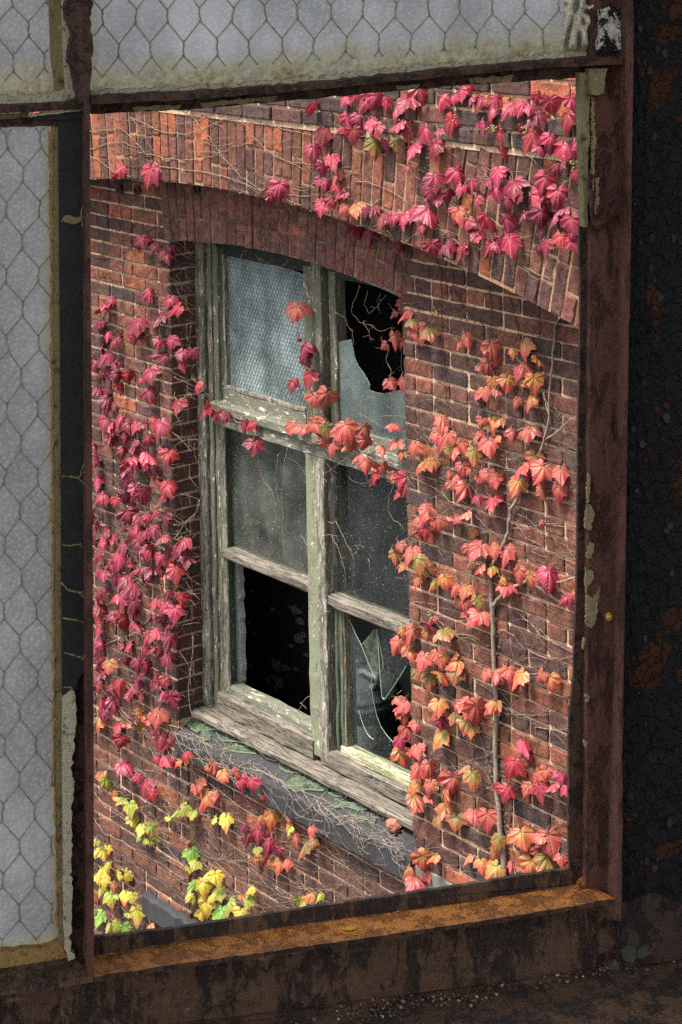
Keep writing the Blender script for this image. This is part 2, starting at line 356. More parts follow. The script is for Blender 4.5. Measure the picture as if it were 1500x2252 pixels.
WOOD_HDARK = m_wood('dark_head_board', 0, (.035, .032, .026), (.07, .062, .05), (.02, .024, .018), .5, .55, .75)  # near-black tone has the shade under the arch in it
TEAL = m_plain('teal_painted_wood', (.02, .085, .06), .5, .25, 40)
REDPAINT = m_plain('red_brown_primer', (.13, .045, .03), .7, .4, 80)
PLASTER = m_putty('ragged_plaster', (.3, .29, .27), (.42, .4, .37), (.1, .095, .09))
BLACKROOM = m_plain('near_black_plaster', (.012, .012, .013), .9, .4, 20)  # one near-black colour for room lining and partition
PATCH = m_plain('pale_plaster_patch', (.15, .155, .165), .9, .35, 60)
GL_OBSC = m_translucent('dimpled_obscure_glass', (.02, .035, .038), (.36, .44, .43), 2.3, None, .8, 60, .2, .3)  # pale and dark clouds in the colour stand in for reflected sky
GL_DUST = m_glass('dusty_window_glass', (.21, .225, .19), (.75, .85, .8), .55, 2.6)
GL_PALE = m_glass('pale_dusty_window_glass', (.34, .42, .39), (.75, .85, .8), .97, 1.6)
GL_DARK = m_glass('dark_dusty_window_glass', (.12, .13, .125), (.7, .8, .76), .3, 3.0)
GL_CLEAR = m_glass('thin_dusty_window_glass', (.2, .23, .22), (.9, .95, .93), .2, 3.0, .03)
GL_BACK = m_glass('inner_glass_face', (.2, .22, .21), (.97, .98, .97), .0, 3.0, .02)
GL_SHARD = m_glass('green_glass_shard', (.33, .38, .27), (.87, .94, .87), .3, 40.0, .05)
GL_EDGE = m_plain('broken_glass_edge', (.22, .31, .17), .25, .4, 200)
GL_EDGE2 = m_plain('pale_glass_edge', (.42, .5, .42), .25, .25, 200)
WIREGLASS = m_translucent('wired_rolled_glass', (.3, .315, .35), (.5, .52, .56), 9, .05, .55, 130, .6, .5)
RUST_DARK = m_scale('dark_rust', (.035, .019, .014), (.11, .05, .03), (.36, .17, .06), 60, (1, 1, 1), .6)
RUST_RED = m_scale('red_oxide_steel', (.07, .025, .017), (.12, .045, .03), (.38, .15, .045), 34, (1, 1, .5), .4)
RUST_ORANGE = m_scale('orange_rust', (.34, .12, .023), (.54, .2, .038), (.65, .33, .08), 60, (1, 1, 1), .4)
RUST_STREAK = m_scale('streaked_rust', (.034, .021, .017), (.12, .062, .033), (.42, .2, .06), 34, (1, 1, .4), .55)
PUTTY = m_putty('old_putty', (.42, .38, .25), (.62, .57, .42), (.08, .065, .035))
PUTTY_Y = m_putty('yellowed_paint', (.22, .165, .075), (.4, .33, .19), (.09, .05, .018))
PUTTY_DK = m_putty('mossy_putty', (.15, .125, .065), (.3, .245, .125), (.05, .042, .025), 90)
PUTTY_OR = m_putty('rust_stained_putty', (.3, .17, .05), (.42, .27, .11), (.1, .05, .02))
BLACKPAINT = m_rust('black_paint', (.009, .009, .009), (.02, .0195, .019), (.12, .11, .09), .66, 140, .6, .8)
PEEL = m_peel('peeling_black_paint', (.03, .03, .03), (.095, .04, .022), .41, 30)
PEELW = m_peel('peeling_black_paint_over_white', (.02, .02, .02), (.55, .52, .46), .47, 75)
WIRE = m_rust('mesh_wire', (.1, .1, .055), (.3, .3, .19), (.62, .62, .5), .58, 300, .4, .2)  # olive wire, its paler tones and flecks painted as highlights
BRASS = m_plain('brass', (.5, .32, .05), .35, .4, 200)
CAULK = m_putty('cracked_white_caulk', (.6, .52, .36), (.85, .82, .7), (.22, .13, .05), 60)
STEM_P = m_stem('dry_pale_stem', (.085, .056, .04), (.33, .25, .18))
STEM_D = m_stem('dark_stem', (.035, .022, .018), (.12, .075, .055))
STEM_T = m_stem('woody_vine', (.11, .085, .065), (.3, .24, .19))
DRUM = m_plain('blue_grey_plastic', (.13, .14, .147), .5, .2, 12)
DRUMD = m_plain('dark_plastic', (.1, .108, .112), .5, .15, 12)
PAPER = m_plain('dirty_paper_label', (.3, .3, .27), .8, .25, 25)
INK = m_plain('black_ink', (.03, .03, .03), .7, .2, 30)
CONCRETE = m_plain('grimy_concrete', (.12, .11, .1), .9, .3, 6)
GROUND = m_plain('alley_asphalt', (.06, .058, .055), .9, .3, 3)
LEAF = {
 'c': m_leaf('crimson_leaf', (.22, .006, .028), (.1, .003, .016), (.5, .11, .15), (.2, .004, .018)),
 'm': m_leaf('pink_crimson_leaf', (.4, .022, .062), (.26, .009, .032), (.66, .22, .26), (.22, .006, .02)),
 'r': m_leaf('scarlet_leaf', (.34, .014, .026), (.2, .005, .014), (.54, .14, .13), (.26, .006, .011)),
 'p': m_leaf('salmon_leaf', (.46, .1, .066), (.42, .045, .046), (.66, .3, .19), (.36, .016, .024)),
 'o': m_leaf('orange_leaf', (.43, .17, .042), (.46, .065, .04), (.66, .42, .15), (.46, .03, .03)),
 'y': m_leaf('yellow_leaf', (.56, .48, .045), (.6, .38, .04), (.72, .66, .2), (.5, .12, .04)),
 'g': m_leaf('yellow_green_leaf', (.3, .36, .035), (.4, .34, .04), (.6, .58, .2), (.48, .13, .045)),
 'v': m_leaf('olive_yellow_leaf', (.26, .2, .035), (.42, .11, .042), (.55, .42, .15), (.4, .04, .03)),
 'G': m_leaf('green_leaf', (.14, .28, .035), (.21, .36, .04), (.42, .54, .18), (.22, .28, .04)),
 'k': m_leaf('olive_leaf', (.16, .13, .028), (.34, .09, .03), (.46, .32, .12), (.26, .02, .02)),
}

# ------------------------------------------------------------------ ground
mb = MB(); mb.add([(-400, -400, -7), (400, -400, -7), (400, 400, -7), (-400, 400, -7)], [(0, 1, 2, 3)])
tag(mb.build('ground', GROUND), kind='structure')

# ------------------------------------------------------------------ brick building
OCX, OCZ, OR = -7.5426, -10.3649, 9.0729      # outer arch (plane y = 0)
ICX, ICZ, IR = -7.4716, -7.4987, 5.9122       # inner arch over the window (plane y = RY)
RY, XL, XR = 0.2, -8.213, -6.48
BAND = -0.978
def vary(c, s=.16):
    k = rnd.uniform(1 - s, 1 + s); return tuple(max(.01, x * k * rnd.uniform(.93, 1.07)) for x in c)
DARKB, BROWNB, REDB, ORNB, GREYB = (.078, .039, .032), (.14, .057, .039), (.215, .075, .044), (.31, .1, .047), (.055, .037, .035)
def bcol(zone, X, Z):
    q = rnd.random()
    if zone == 'arch': ws = [(.24, DARKB), (.34, BROWNB), (.3, REDB), (.12, ORNB)] if X < -6.5 else [(.42, DARKB), (.38, BROWNB), (.15, REDB), (.05, ORNB)]
    elif zone == 'inner': ws = [(.15, BROWNB), (.65, (.14, .061, .045)), (.2, (.17, .068, .047))]
    elif zone == 'band': ws = [(.5, GREYB), (.35, DARKB), (.15, BROWNB)] if X < -5.75 or Z < -.8 else [(.2, DARKB), (.3, REDB), (.5, ORNB)]
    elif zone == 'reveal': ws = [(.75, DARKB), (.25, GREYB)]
    else:
        red = .06
        if Z > -2.2 and X < XL: red = .2
        if X > XR and Z < -2.6: red = .2 + .4 * max(0, min(1, (X + 6.2) / .8))
        ws = [(.55 - red * .6, DARKB), (.07, GREYB), (.38 - red * .2, BROWNB), (red * .62, REDB), (red * .2, ORNB)]
    tot = sum(w for w, _ in ws); q *= tot
    for w, c in ws:
        q -= w
        if q <= 0: break
    return vary(c)
def brick(mb, mapf, a0, a1, b0, b1, y, col, skirt=.016):
    if a1 - a0 < .02 or b1 - b0 < .02: return
    S = [0, .03, .36, .64, .97, 1] if a1 - a0 > .12 else [0, .07, .5, .93, 1]
    T = [0, .08, .5, .92, 1] if b1 - b0 < .08 else [0, .05, .36, .64, .95, 1]
    ja = rnd.uniform(-.0025, .0025); jy = rnd.uniform(-.003, .0025); tilt = rnd.uniform(-.012, .012); vs = []; ns, nt = len(S), len(T)
    for i, s in enumerate(S):
        for j, t in enumerate(T):
            e = i in (0, ns - 1) or j in (0, nt - 1); c = i in (0, ns - 1) and j in (0, nt - 1)
            a = a0 + (a1 - a0) * s + ja; b = b0 + (b1 - b0) * t + tilt * (s - .5) * (a1 - a0) * .6
            if e: a += rnd.uniform(-.0028, .0028); b += rnd.uniform(-.0026, .0026)
            if c:
                k = rnd.uniform(0, .006) ; a += k if s == 0 else -k; b += (k if t == 0 else -k) * .7
            yy = y + jy + (.0022 + rnd.uniform(0, .002) if e else rnd.uniform(-.0012, .0012))
            vs.append(mapf(a, b, yy))
    fs = [(i * nt + j, (i + 1) * nt + j, (i + 1) * nt + j + 1, i * nt + j + 1) for i in range(ns - 1) for j in range(nt - 1)]
    per = [i * nt for i in range(ns)] + [(ns - 1) * nt + j for j in range(1, nt)] + [i * nt + nt - 1 for i in range(ns - 2, -1, -1)] + [j for j in range(nt - 2, 0, -1)]
    n0 = len(vs)
    for q in per:
        i, j = divmod(q, nt); vs.append(mapf(a0 + (a1 - a0) * S[i] + ja, b0 + (b1 - b0) * T[j], y + skirt))
    for k in range(len(per)):
        k2 = (k + 1) % len(per); fs.append((per[k], n0 + k, n0 + k2, per[k2]))
    mb.add(vs, fs, col)
flat = lambda a, b, y: (a, y, b)
CH, SL, JT = .0682, .213, .0118
def courses(mb, X0, X1, Z0, Z1, y, zone, keep=None, phase=0.0, header_every=6):
    n0 = int(math.floor(Z0 / CH)); n1 = int(math.ceil(Z1 / CH))
    for n in range(n0, n1):
        z0 = n * CH + JT / 2 + rnd.uniform(-.0015, .0015); z1 = (n + 1) * CH - JT / 2
        z0c, z1c = max(z0, Z0), min(z1, Z1)
        hd = (n % header_every == 0); L = SL / 2 if hd else SL
        x = X0 - SL + ((n % 2) * (L / 2) + phase) % L
        while x < X1:
            a0, a1 = max(x + JT / 2, X0), min(x + L - JT / 2, X1); x += L
            if a1 - a0 < .025: continue
            xm, zm = (a0 + a1) / 2, (z0 + z1) / 2
            if keep and not keep(xm, zm): continue
            brick(mb, flat, a0, a1, z0c, z1c, y + rnd.uniform(-.002, .002), bcol(zone, xm, zm))
def ring(mb, cx, cz, r, height, th0, th1, y, zone, top=None, bw=.0655):
    """upright bricks on edge, in radial columns with thin end joints"""
    pol = lambda a, b, yy: (cx + b * math.sin(a / r), yy, cz + b * math.cos(a / r))
    a = th0 * r; k = 0
    while a < th1 * r:
        r0 = r + .002 + abs(rnd.gauss(0, .003)) + (rnd.uniform(.01, .025) if rnd.random() < .07 else 0); k += 1
        first = True
        while r0 < r + height:
            L = rnd.choice([.1, .1, .205, .205, .205]) * rnd.uniform(.97, 1.03) if not (first and k % 2) else .1
            first = False
            p = pol(a + bw / 2, r0, y)
            if top is not None:
                if p[2] > top - .012: break
                L = min(L, top + .02 - p[2])
            lim = (r0 + top + .02 - p[2]) if top is not None else r + height
            L = lim - r0 if lim - r0 - L < .07 else L
            q = pol(a + bw / 2, r0, y); deep = rnd.uniform(.002, .0035) if rnd.random() < .05 else 0
            brick(mb, pol, a + .0042, a + bw - .0042, r0, r0 + L, y + rnd.uniform(-.003, .003) + deep, bcol(zone, q[0], q[2]))
            r0 += L + (rnd.uniform(.004, .012))
        a += bw
def sheet(mb, x0, x1, z0, z1, y): mb.add([(x0, y, z0), (x1, y, z0), (x1, y, z1), (x0, y, z1)], [(0, 1, 2, 3)], (.3, .2, .14))
def arc_sheet(mb, cx, cz, r0, th0, th1, y, ztop=None, r1=None, n=60):
    vs = []
    for i in range(n + 1):
        a = th0 + (th1 - th0) * i / n
        vs.append((cx + r0 * math.sin(a), y, cz + r0 * math.cos(a)))
        if r1: vs.append((cx + r1 * math.sin(a), y, cz + r1 * math.cos(a)))
        else: vs.append((cx + r0 * math.sin(a), y, ztop))
    mb.add(vs, [(2 * i, 2 * i + 2, 2 * i + 3, 2 * i + 1) for i in range(n)], (.3, .2, .14))
def soffit(mb, cx, cz, r, th0, th1, y0, y1, n=60):
    vs = []
    for i in range(n + 1):
        a = th0 + (th1 - th0) * i / n; p = (cx + r * math.sin(a), cz + r * math.cos(a)); vs += [(p[0], y0, p[1]), (p[0], y1, p[1])]
    mb.add(vs, [(2 * i, 2 * i + 2, 2 * i + 3, 2 * i + 1) for i in range(n)], (.12, .06, .05))

BLD = empty('brick_building', (-7.35, 0.3, -7)); BLD_INV = Matrix.Translation(-BLD.location)
tag(BLD, 'old red brick building with a broken wooden window under an arch, beyond the steel frame', 'building')
def part(mb, name, mats, parent=None, smooth=False):
    o = mb.build(name, mats, None, smooth); o.parent = BLD if parent is None else parent
    if parent is None: o.matrix_parent_inverse = BLD_INV
    return o
X0, X1, ZB, ZT = -11.6, -3.6, -7.0, 0.9
RXL, RXR = OCX - 2.6, OCX + 2.6
ZSP = OCZ + math.sqrt(OR ** 2 - 2.6 ** 2)
tho = math.asin(2.6 / OR)
# facade above the arch and the piers beside the recess
mb = MB()
courses(mb, X0, X1, BAND, ZT, -.016, 'band', None, .05)
courses(mb, X0, RXL - .004, ZB, BAND, 0, 'wall'); courses(mb, RXR + .004, X1, ZB, BAND, 0, 'wall')
part(mb, 'facade', [BRICK])
mb = MB(); sheet(mb, X0, X1, BAND + .004, ZT, -.004); sheet(mb, X0, RXL, ZB, BAND, .009); sheet(mb, RXR, X1, ZB, BAND, .009)
for xe, sg in ((RXL, 1), (RXR, -1)): mb.add([(xe, .009, ZB), (xe, RY + .02, ZB), (xe, RY + .02, ZSP), (xe, .009, ZSP)], [(0, 1, 2, 3)])
mb.add([(X0, -.004, BAND + .004), (X1, -.004, BAND + .004), (X1, .02, BAND + .004), (X0, .02, BAND + .004)], [(0, 1, 2, 3)])
part(mb, 'facade_mortar', [MORTAR])
mb = MB(); ring(mb, OCX, OCZ, OR, .62, -tho, tho, 0, 'arch', BAND); part(mb, 'outer_arch', [BRICK])
mb = MB(); arc_sheet(mb, OCX, OCZ, OR + .004, -tho, tho, .006, BAND + .01); soffit(mb, OCX, OCZ, OR + .005, -tho, tho, .006, RY + .02); part(mb, 'arch_mortar', [m_putty('orange_arch_mortar', (.26, .145, .09), (.42, .255, .16), (.1, .05, .035), 90)])
# recessed wall round the window
PXL = -8.14; SILLZ = -3.945; SILLB = -4.108; SFY, SFZ, SSL = .188, -4.0, .32       # front edge of the sloping stone sill
def keep_recess(x, z):
    if XL < x < XR and z > SILLB: return z > ICZ + math.sqrt(max(0, IR ** 2 - (x - ICX) ** 2)) + .1
    return True
mb = MB()
ZR = -1.2
courses(mb, RXL, XL, SILLB, ZR, RY, 'wall', None, .02); courses(mb, XR, RXR, SILLB, ZR, RY, 'wall', None, .07)
courses(mb, XL, XR, -1.6, ZR, RY, 'wall', keep_recess, .02)
courses(mb, RXL, PXL, ZB, SILLB, RY, 'wall', None, .02); courses(mb, XR, RXR, ZB, SILLB, RY, 'wall', None, .07)
part(mb, 'recessed_wall', [BRICK])
mb = MB(); courses(mb, PXL + .004, XR - .004, ZB, SILLB, RY + .04, 'wall', None, .1); part(mb, 'spandrel_panel', [BRICK])
mb = MB(); sheet(mb, RXL, XL, SILLB, ZR + .03, RY + .009); sheet(mb, XR, RXR, SILLB, ZR + .03, RY + .009); sheet(mb, XL, XR, -1.586, ZR + .03, RY + .009)
sheet(mb, RXL, PXL, ZB, SILLB, RY + .009); sheet(mb, XR, RXR, ZB, SILLB, RY + .009); sheet(mb, PXL, XR, ZB, SILLB, RY + .049)
mb.add([(PXL, RY + .009, ZB), (PXL, RY + .05, ZB), (PXL, RY + .05, SILLB), (PXL, RY + .009, SILLB)], [(0, 1, 2, 3)])
part(mb, 'recess_mortar', [MORTAR])
th0, th1 = math.asin((XL - .02 - ICX) / IR), math.asin((XR + .0 - ICX) / IR)
mb = MB(); ring(mb, ICX, ICZ, IR, .45, th0, th1, RY - .004, 'inner'); part(mb, 'inner_arch', [BRICK])
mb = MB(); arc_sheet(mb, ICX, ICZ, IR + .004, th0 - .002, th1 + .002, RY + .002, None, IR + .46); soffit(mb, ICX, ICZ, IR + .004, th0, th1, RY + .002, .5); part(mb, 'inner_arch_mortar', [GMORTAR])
# brick reveal at the left of the window (faces +x) and its hidden twin on the right
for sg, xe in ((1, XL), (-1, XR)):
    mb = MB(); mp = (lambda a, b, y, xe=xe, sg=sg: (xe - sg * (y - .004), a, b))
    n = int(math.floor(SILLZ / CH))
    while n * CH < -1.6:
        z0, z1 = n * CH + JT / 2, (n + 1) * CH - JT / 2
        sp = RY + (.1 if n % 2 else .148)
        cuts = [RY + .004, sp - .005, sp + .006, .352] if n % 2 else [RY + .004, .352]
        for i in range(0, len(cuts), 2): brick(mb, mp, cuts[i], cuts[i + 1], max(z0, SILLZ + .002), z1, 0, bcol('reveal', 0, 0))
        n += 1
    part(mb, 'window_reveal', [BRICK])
for sg, xe in ((1, XL), (-1, XR)):
    mb = MB(); mb.add([(xe - sg * .005, RY + .008, SILLB), (xe - sg * .005, .5, SILLB), (xe - sg * .005, .5, -1.55), (xe - sg * .005, RY + .008, -1.55)], [(0, 1, 2, 3)]); part(mb, 'reveal_mortar', [MORTAR])
# stone sill, its lug in the brickwork, the belt course lower down
mb = MB(); n = 60; prof = [(.3, SILLB), (SFY + .004, SILLB), (SFY, SILLB + .006), (SFY, SFZ - .008), (SFY + .006, SFZ), (.24, SFZ + SSL * .052), (.3, SFZ + SSL * .112), (.36, SFZ + SSL * .172), (.5, SFZ + SSL * .2)]
vs = []
for i in range(n + 1):
    x = XL - .012 + (XR - XL + .008) * i / n; wob = rnd.gauss(0, .0016) - (.006 if rnd.random() < .06 else 0)
    for q, (yy, zz) in enumerate(prof): vs.append((x, yy + rnd.gauss(0, .0012), zz + (wob if q in (3, 4) else rnd.gauss(0, .001))))
m = len(prof); mb.add(vs, [(i * m + q, (i + 1) * m + q, (i + 1) * m + q + 1, i * m + q + 1) for i in range(n) for q in range(m - 1)] + [tuple(range(m)), tuple(n * m + q for q in range(m))])
part(mb, 'stone_sill', [SLATE])
def onsill(px, py, lift=0.0):                # photograph point -> point on the sloping top of the stone sill
    d = ray(px, py); nn = nrm([0, -SSL, 1]); p0 = np.array([0, SFY, SFZ]); return CAM + d * ((p0 - CAM).dot(nn) / d.dot(nn)) + nn * lift
mb = MB(); mb.box((XR + .02, .193, SILLB + .01), (XR + .25, .3, SILLZ - .07), .01, .003); part(mb, 'sill_lug', [PALE_STONE])
mb = MB(); mb.box((-8.5, .165, -4.985), (-6.0, .3, -4.87), .012, .004, step=.03); part(mb, 'belt_course', [SLATE])
# iron sockets under the outer arch
for px, py in ((266, 416), (305, 418), (436, 416)):
    c = W(px, py, RY); mb = MB()
    a = np.linspace(0, 2 * math.pi, 15); P = [c + np.array([.02 * math.cos(t), -.012, .02 * math.sin(t)]) for t in a]
    mb.tube(P, .006, 5); mb.add([c + np.array([.02 * math.cos(t), -.006, .02 * math.sin(t)]) for t in a[:-1]], [tuple(range(14))])
    part(mb, 'iron_socket', [RUST_DARK])
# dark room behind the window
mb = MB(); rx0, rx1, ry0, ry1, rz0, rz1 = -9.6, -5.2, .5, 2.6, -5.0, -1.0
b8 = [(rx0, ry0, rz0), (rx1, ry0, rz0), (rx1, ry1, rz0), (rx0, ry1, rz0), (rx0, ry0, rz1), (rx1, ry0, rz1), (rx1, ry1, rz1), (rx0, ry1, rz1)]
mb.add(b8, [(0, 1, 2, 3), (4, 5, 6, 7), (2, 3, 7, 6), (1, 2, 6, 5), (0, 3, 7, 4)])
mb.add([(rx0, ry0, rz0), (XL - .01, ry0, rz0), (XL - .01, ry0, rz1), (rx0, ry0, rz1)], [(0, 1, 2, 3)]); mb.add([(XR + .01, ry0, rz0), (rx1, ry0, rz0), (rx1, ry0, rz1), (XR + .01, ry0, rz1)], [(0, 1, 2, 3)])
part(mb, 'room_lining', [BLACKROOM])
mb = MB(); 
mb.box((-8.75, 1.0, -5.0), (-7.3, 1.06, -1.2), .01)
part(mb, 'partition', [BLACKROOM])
mb = MB()
for (px, py, s) in ((640, 1282, 16), (650, 1340, 22), (660, 1365, 18), (545, 1370, 12), (530, 1400, 10), (548, 1460, 16), (560, 1455, 12), (610, 1462, 22), (628, 1468, 14), (608, 1500, 26), (595, 1498, 20), (655, 1405, 20), (668, 1395, 12), (640, 1420, 10), (560, 1395, 9), (520, 1362, 8), (600, 1340, 10), (555, 1300, 8), (675, 1440, 10), (650, 1470, 9)):
    c = W(px, py, .995); k = rnd.randint(9, 13); r = s * .0019
    P = [c + np.array([r * rnd.uniform(.5, 1.2) * 1.3 * math.cos(2 * math.pi * i / k), 0, r * rnd.uniform(.35, .9) * math.sin(2 * math.pi * i / k)]) for i in range(k)]
    mb = MB(); mb.prism([p + np.array([0, -.004, 0]) for p in P], P); part(mb, 'plaster_patch', [PATCH])

# ------------------------------------------------------------------ the wooden window
mb = MB()
mb.box((XL + .001, .352, SILLZ + .02), (-8.148, .41, -1.64), .006, .0018)                    # pale outer lining
WIN = part(mb, 'wooden_window', [WOOD_VPALE])
mb = MB(); mb.box((XR - .001, .352, SILLZ + .02), (-6.56, .41, -1.66), .006, .0018); part(mb, 'lining', [WOOD_VPALE], WIN)
def wp(name, boxes, mat, ch=.004, jit=.0013):
    for (a, b, c, d, e, f) in boxes:
        mb = MB(); mb.box((a, e, c), (b, f, d), ch, jit); part(mb, name, [mat], WIN)
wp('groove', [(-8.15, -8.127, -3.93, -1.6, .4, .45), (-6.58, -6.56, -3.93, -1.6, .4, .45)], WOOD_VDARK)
wp('jamb_board', [(-8.128, -8.095, -3.92, -1.62, .362, .45), (-8.093, -8.055, -3.92, -1.64, .372, .45), (-6.64, -6.58, -3.92, -1.62, .362, .45)], WOOD_V)
wp('lower_jamb_board', [(-8.056, -8.014, -3.9, -2.46, .37, .384)], WOOD_VPALE)
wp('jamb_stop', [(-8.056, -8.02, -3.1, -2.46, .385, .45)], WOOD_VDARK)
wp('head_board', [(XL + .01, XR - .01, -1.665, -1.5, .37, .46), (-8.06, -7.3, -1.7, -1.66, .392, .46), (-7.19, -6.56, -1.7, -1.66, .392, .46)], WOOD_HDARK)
wp('sash_stile', [(-8.056, -8.016, -2.41, -1.66, .386, .45)], WOOD_VDARK)
wp('sash_stile', [(-7.395, -7.305, -2.41, -1.64, .386, .45)], WOOD_V)
wp('sash_stile', [(-7.21, -7.162, -2.41, -1.64, .386, .45)], WOOD_V)
wp('glazing_bead', [(-8.017, -8.003, -2.34, -1.69, .38, .42), (-8.003, -7.392, -2.338, -2.322, .38, .42)], WOOD_VPALE, .002)
wp('sash_rail', [(-8.03, -7.39, -2.405, -2.337, .382, .45), (-7.17, -6.56, -2.405, -2.352, .382, .45)], WOOD_H)
wp('transom', [(-8.075, -6.56, -2.45, -2.4, .325, .45), (-8.055, -6.56, -2.515, -2.448, .345, .45)], WOOD_H, .008)
wp('mullion', [(-7.295, -7.222, -2.4, -1.62, .352, .5)], WOOD_V)
wp('mullion', [(-7.352, -7.268, -3.87, -2.512, .345, .5)], WOOD_VGREEN)
wp('mullion', [(-7.266, -7.213, -3.872, -2.512, .338, .5)], WOOD_VPALE)
wp('mullion_gap', [(-7.306, -7.294, -2.4, -1.62, .42, .46), (-7.224, -7.208, -2.4, -1.62, .42, .46), (-7.214, -7.19, -3.8, -2.51, .42, .46)], WOOD_VDARK)
wp('sash_bar', [(-8.04, -7.345, -3.15, -3.102, .348, .44)], WOOD_HBARE, .01)
wp('sash_bar', [(-7.215, -6.6, -3.172, -3.118, .348, .44)], WOOD_HBARE, .01)
wp('teal_stile', [(-8.1, -8.045, -3.78, -3.15, .43, .47)], TEAL)
mb = MB(); P = [(-8.045, z) for z in np.linspace(-3.78, -3.15, 26)]
rag = [(x + .022 + .018 * rnd.random(), z) for x, z in P]
mb.prism([(x, .44, z) for x, z in P] + [(x, .44, z) for x, z in reversed(rag)], [(x, .47, z) for x, z in P] + [(x, .47, z) for x, z in reversed(rag)]); part(mb, 'ragged_plaster_edge', [PLASTER], WIN)
wp('bottom_rail', [(-8.055, -7.35, -3.815, -3.762, .372, .45)], WOOD_H, .012)
wp('bottom_rail', [(-8.08, -7.33, -3.905, -3.8, .34, .45)], WOOD_HBARE, .012, .0022)
wp('bottom_rail', [(-7.27, -6.5, -3.9, -3.822, .34, .45)], WOOD_HBARE, .01, .0022)
wp('sub_sill', [(-8.19, -6.485, SILLZ, -3.9, .27, .5)], WOOD_HBARE, .014, .0025)
wp('sash_stile', [(-7.196, -7.178, -3.81, -3.172, .372, .45), (-7.166, -7.142, -3.81, -3.172, .374, .45)], m_wood('moss_green_painted_wood', 2, (.12, .12, .08), (.3, .3, .22), (.07, .1, .065), .5, .56, .64))
wp('primer_strip', [(-7.177, -7.167, -3.45, -3.18, .38, .45)], REDPAINT, .002)
wp('glazing_bead', [(-7.16, -6.56, -3.825, -3.788, .362, .43)], m_wood('yellowed_bead', 0, (.3, .27, .15), (.6, .56, .38), (.2, .24, .11), .5, .44, .58))
wp('glazing_bead', [(-7.143, -7.133, -3.79, -3.172, .378, .42)], m_wood('stained_bead', 2, (.14, .11, .07), (.4, .33, .2), (.1, .11, .06), .5, .45, .62))
# glass
def pane(name, poly, y, mat, th=.004, parent=None, mats=None):
    mb = MB(); a = [(p[0], y, p[1]) for p in poly]; b = [(p[0], y + th, p[1]) for p in poly]
    mb.prism(a, b, 0, 1); mb.mi[-len(poly) - 1] = 2
    return part(mb, name, (mats or [mat, mat]) + [GL_BACK], WIN if parent is None else parent)
def pxz(pts, y): return [tuple(W(px, py, y)[[0, 2]]) for px, py in pts]
pane('obscure_pane', [(-8.02, -2.345), (-7.385, -2.345), (-7.385, -1.745), (-7.42, -1.712), (-7.6, -1.69), (-8.02, -1.69)], .402, GL_OBSC)
OBS = bpy.data.objects['obscure_pane']; mb = MB(); cw, rp_ = .0232, .0195
inside = lambda x, z: -8.018 < x < -7.387 and -2.343 < z < min(-1.694, -1.694 - (x + 7.6) * .16)
for j in range(-1, 36):
    for i in range(-1, 29):
        x = -8.03 + (i + (.5 if j % 2 else 0)) * cw; z = -1.68 - j * rp_; h = .0085
        for (u, v) in (((x, z), (x, z - h)), ((x, z - h), (x - cw / 2, z - rp_)), ((x, z - h), (x + cw / 2, z - rp_))):
            if inside(*u) and inside(*v): mb.tube([(u[0], .4012, u[1]), (v[0], .4012, v[1])], .0011, 3)
part(mb, 'wire_netting', [m_plain('grey_netting', (.06, .085, .085), .6, .3, 60)], WIN)
pane('dusty_pane', [(-8.02, -3.11), (-7.345, -3.11), (-7.345, -2.51), (-8.02, -2.51)], .41, GL_DUST)
pane('dark_pane', [(-7.2, -3.125), (-6.56, -3.125), (-6.56, -2.51), (-7.2, -2.51)], .41, GL_DARK)
br = pxz([(740, 955), (738, 757), (752, 750), (772, 746), (775, 762), (780, 788), (788, 806), (800, 822), (813, 846), (812, 858), (826, 863), (842, 866), (862, 861), (885, 856), (905, 850), (905, 1010)], .402)
pane('broken_pane', br, .402, GL_PALE, .004, None, [GL_PALE, GL_EDGE2])
c = pxz([(812, 858), (806, 890), (803, 925), (805, 950)], .4); mb = MB(); mb.tube([(x, .4, z) for x, z in c], .0008, 4); part(mb, 'crack', [GL_EDGE2], WIN)
pane('cracked_pane', pxz([(742, 1370), (768, 1366), (794, 1419), (801, 1432), (822, 1488), (818, 1520), (825, 1560), (838, 1600), (855, 1622), (905, 1672), (905, 1735), (742, 1640)], .402), .402, GL_CLEAR, .004, None, [GL_CLEAR, GL_CLEAR])
pane('hanging_shard', pxz([(794, 1419), (824, 1384), (829, 1402), (835, 1450), (836, 1478), (826, 1490), (822, 1489), (802, 1436)], .398), .396, GL_SHARD, .004, None, [GL_SHARD, GL_EDGE])
pane('hanging_shard', pxz([(828, 1382), (905, 1405), (905, 1440), (888, 1474), (846, 1538), (840, 1536), (836, 1500), (834, 1440)], .398), .405, GL_CLEAR, .004, None, [GL_CLEAR, GL_EDGE])
def edge(pts, y, r, mat, name='glass_edge'):
    mb = MB(); mb.tube([W(px, py, y) for px, py in pts], r, 5); return part(mb, name, [mat], WIN)
edge([(768, 1363), (783, 1396), (795, 1419), (803, 1440), (813, 1466), (823, 1488), (827, 1490)], .397, .0012, GL_EDGE2)
edge([(827, 1490), (832, 1483), (838, 1476), (843, 1469), (842, 1455), (833, 1405), (827, 1384)], .398, .0012, GL_EDGE)
edge([(828, 1384), (832, 1420), (835, 1470), (837, 1500), (840, 1533), (845, 1539)], .396, .0012, GL_EDGE2)
edge([(845, 1539), (860, 1518), (875, 1495), (888, 1474), (892, 1466)], .396, .0018, GL_EDGE)
edge([(795, 1419), (810, 1402), (824, 1385)], .395, .0014, GL_EDGE)
edge([(818, 1490), (817, 1512), (821, 1540), (828, 1572), (838, 1598), (850, 1616), (866, 1634)], .398, .0013, GL_EDGE)
edge([(790, 1564), (794, 1580), (801, 1600), (808, 1614), (815, 1622), (822, 1626)], .398, .0011, GL_EDGE2)

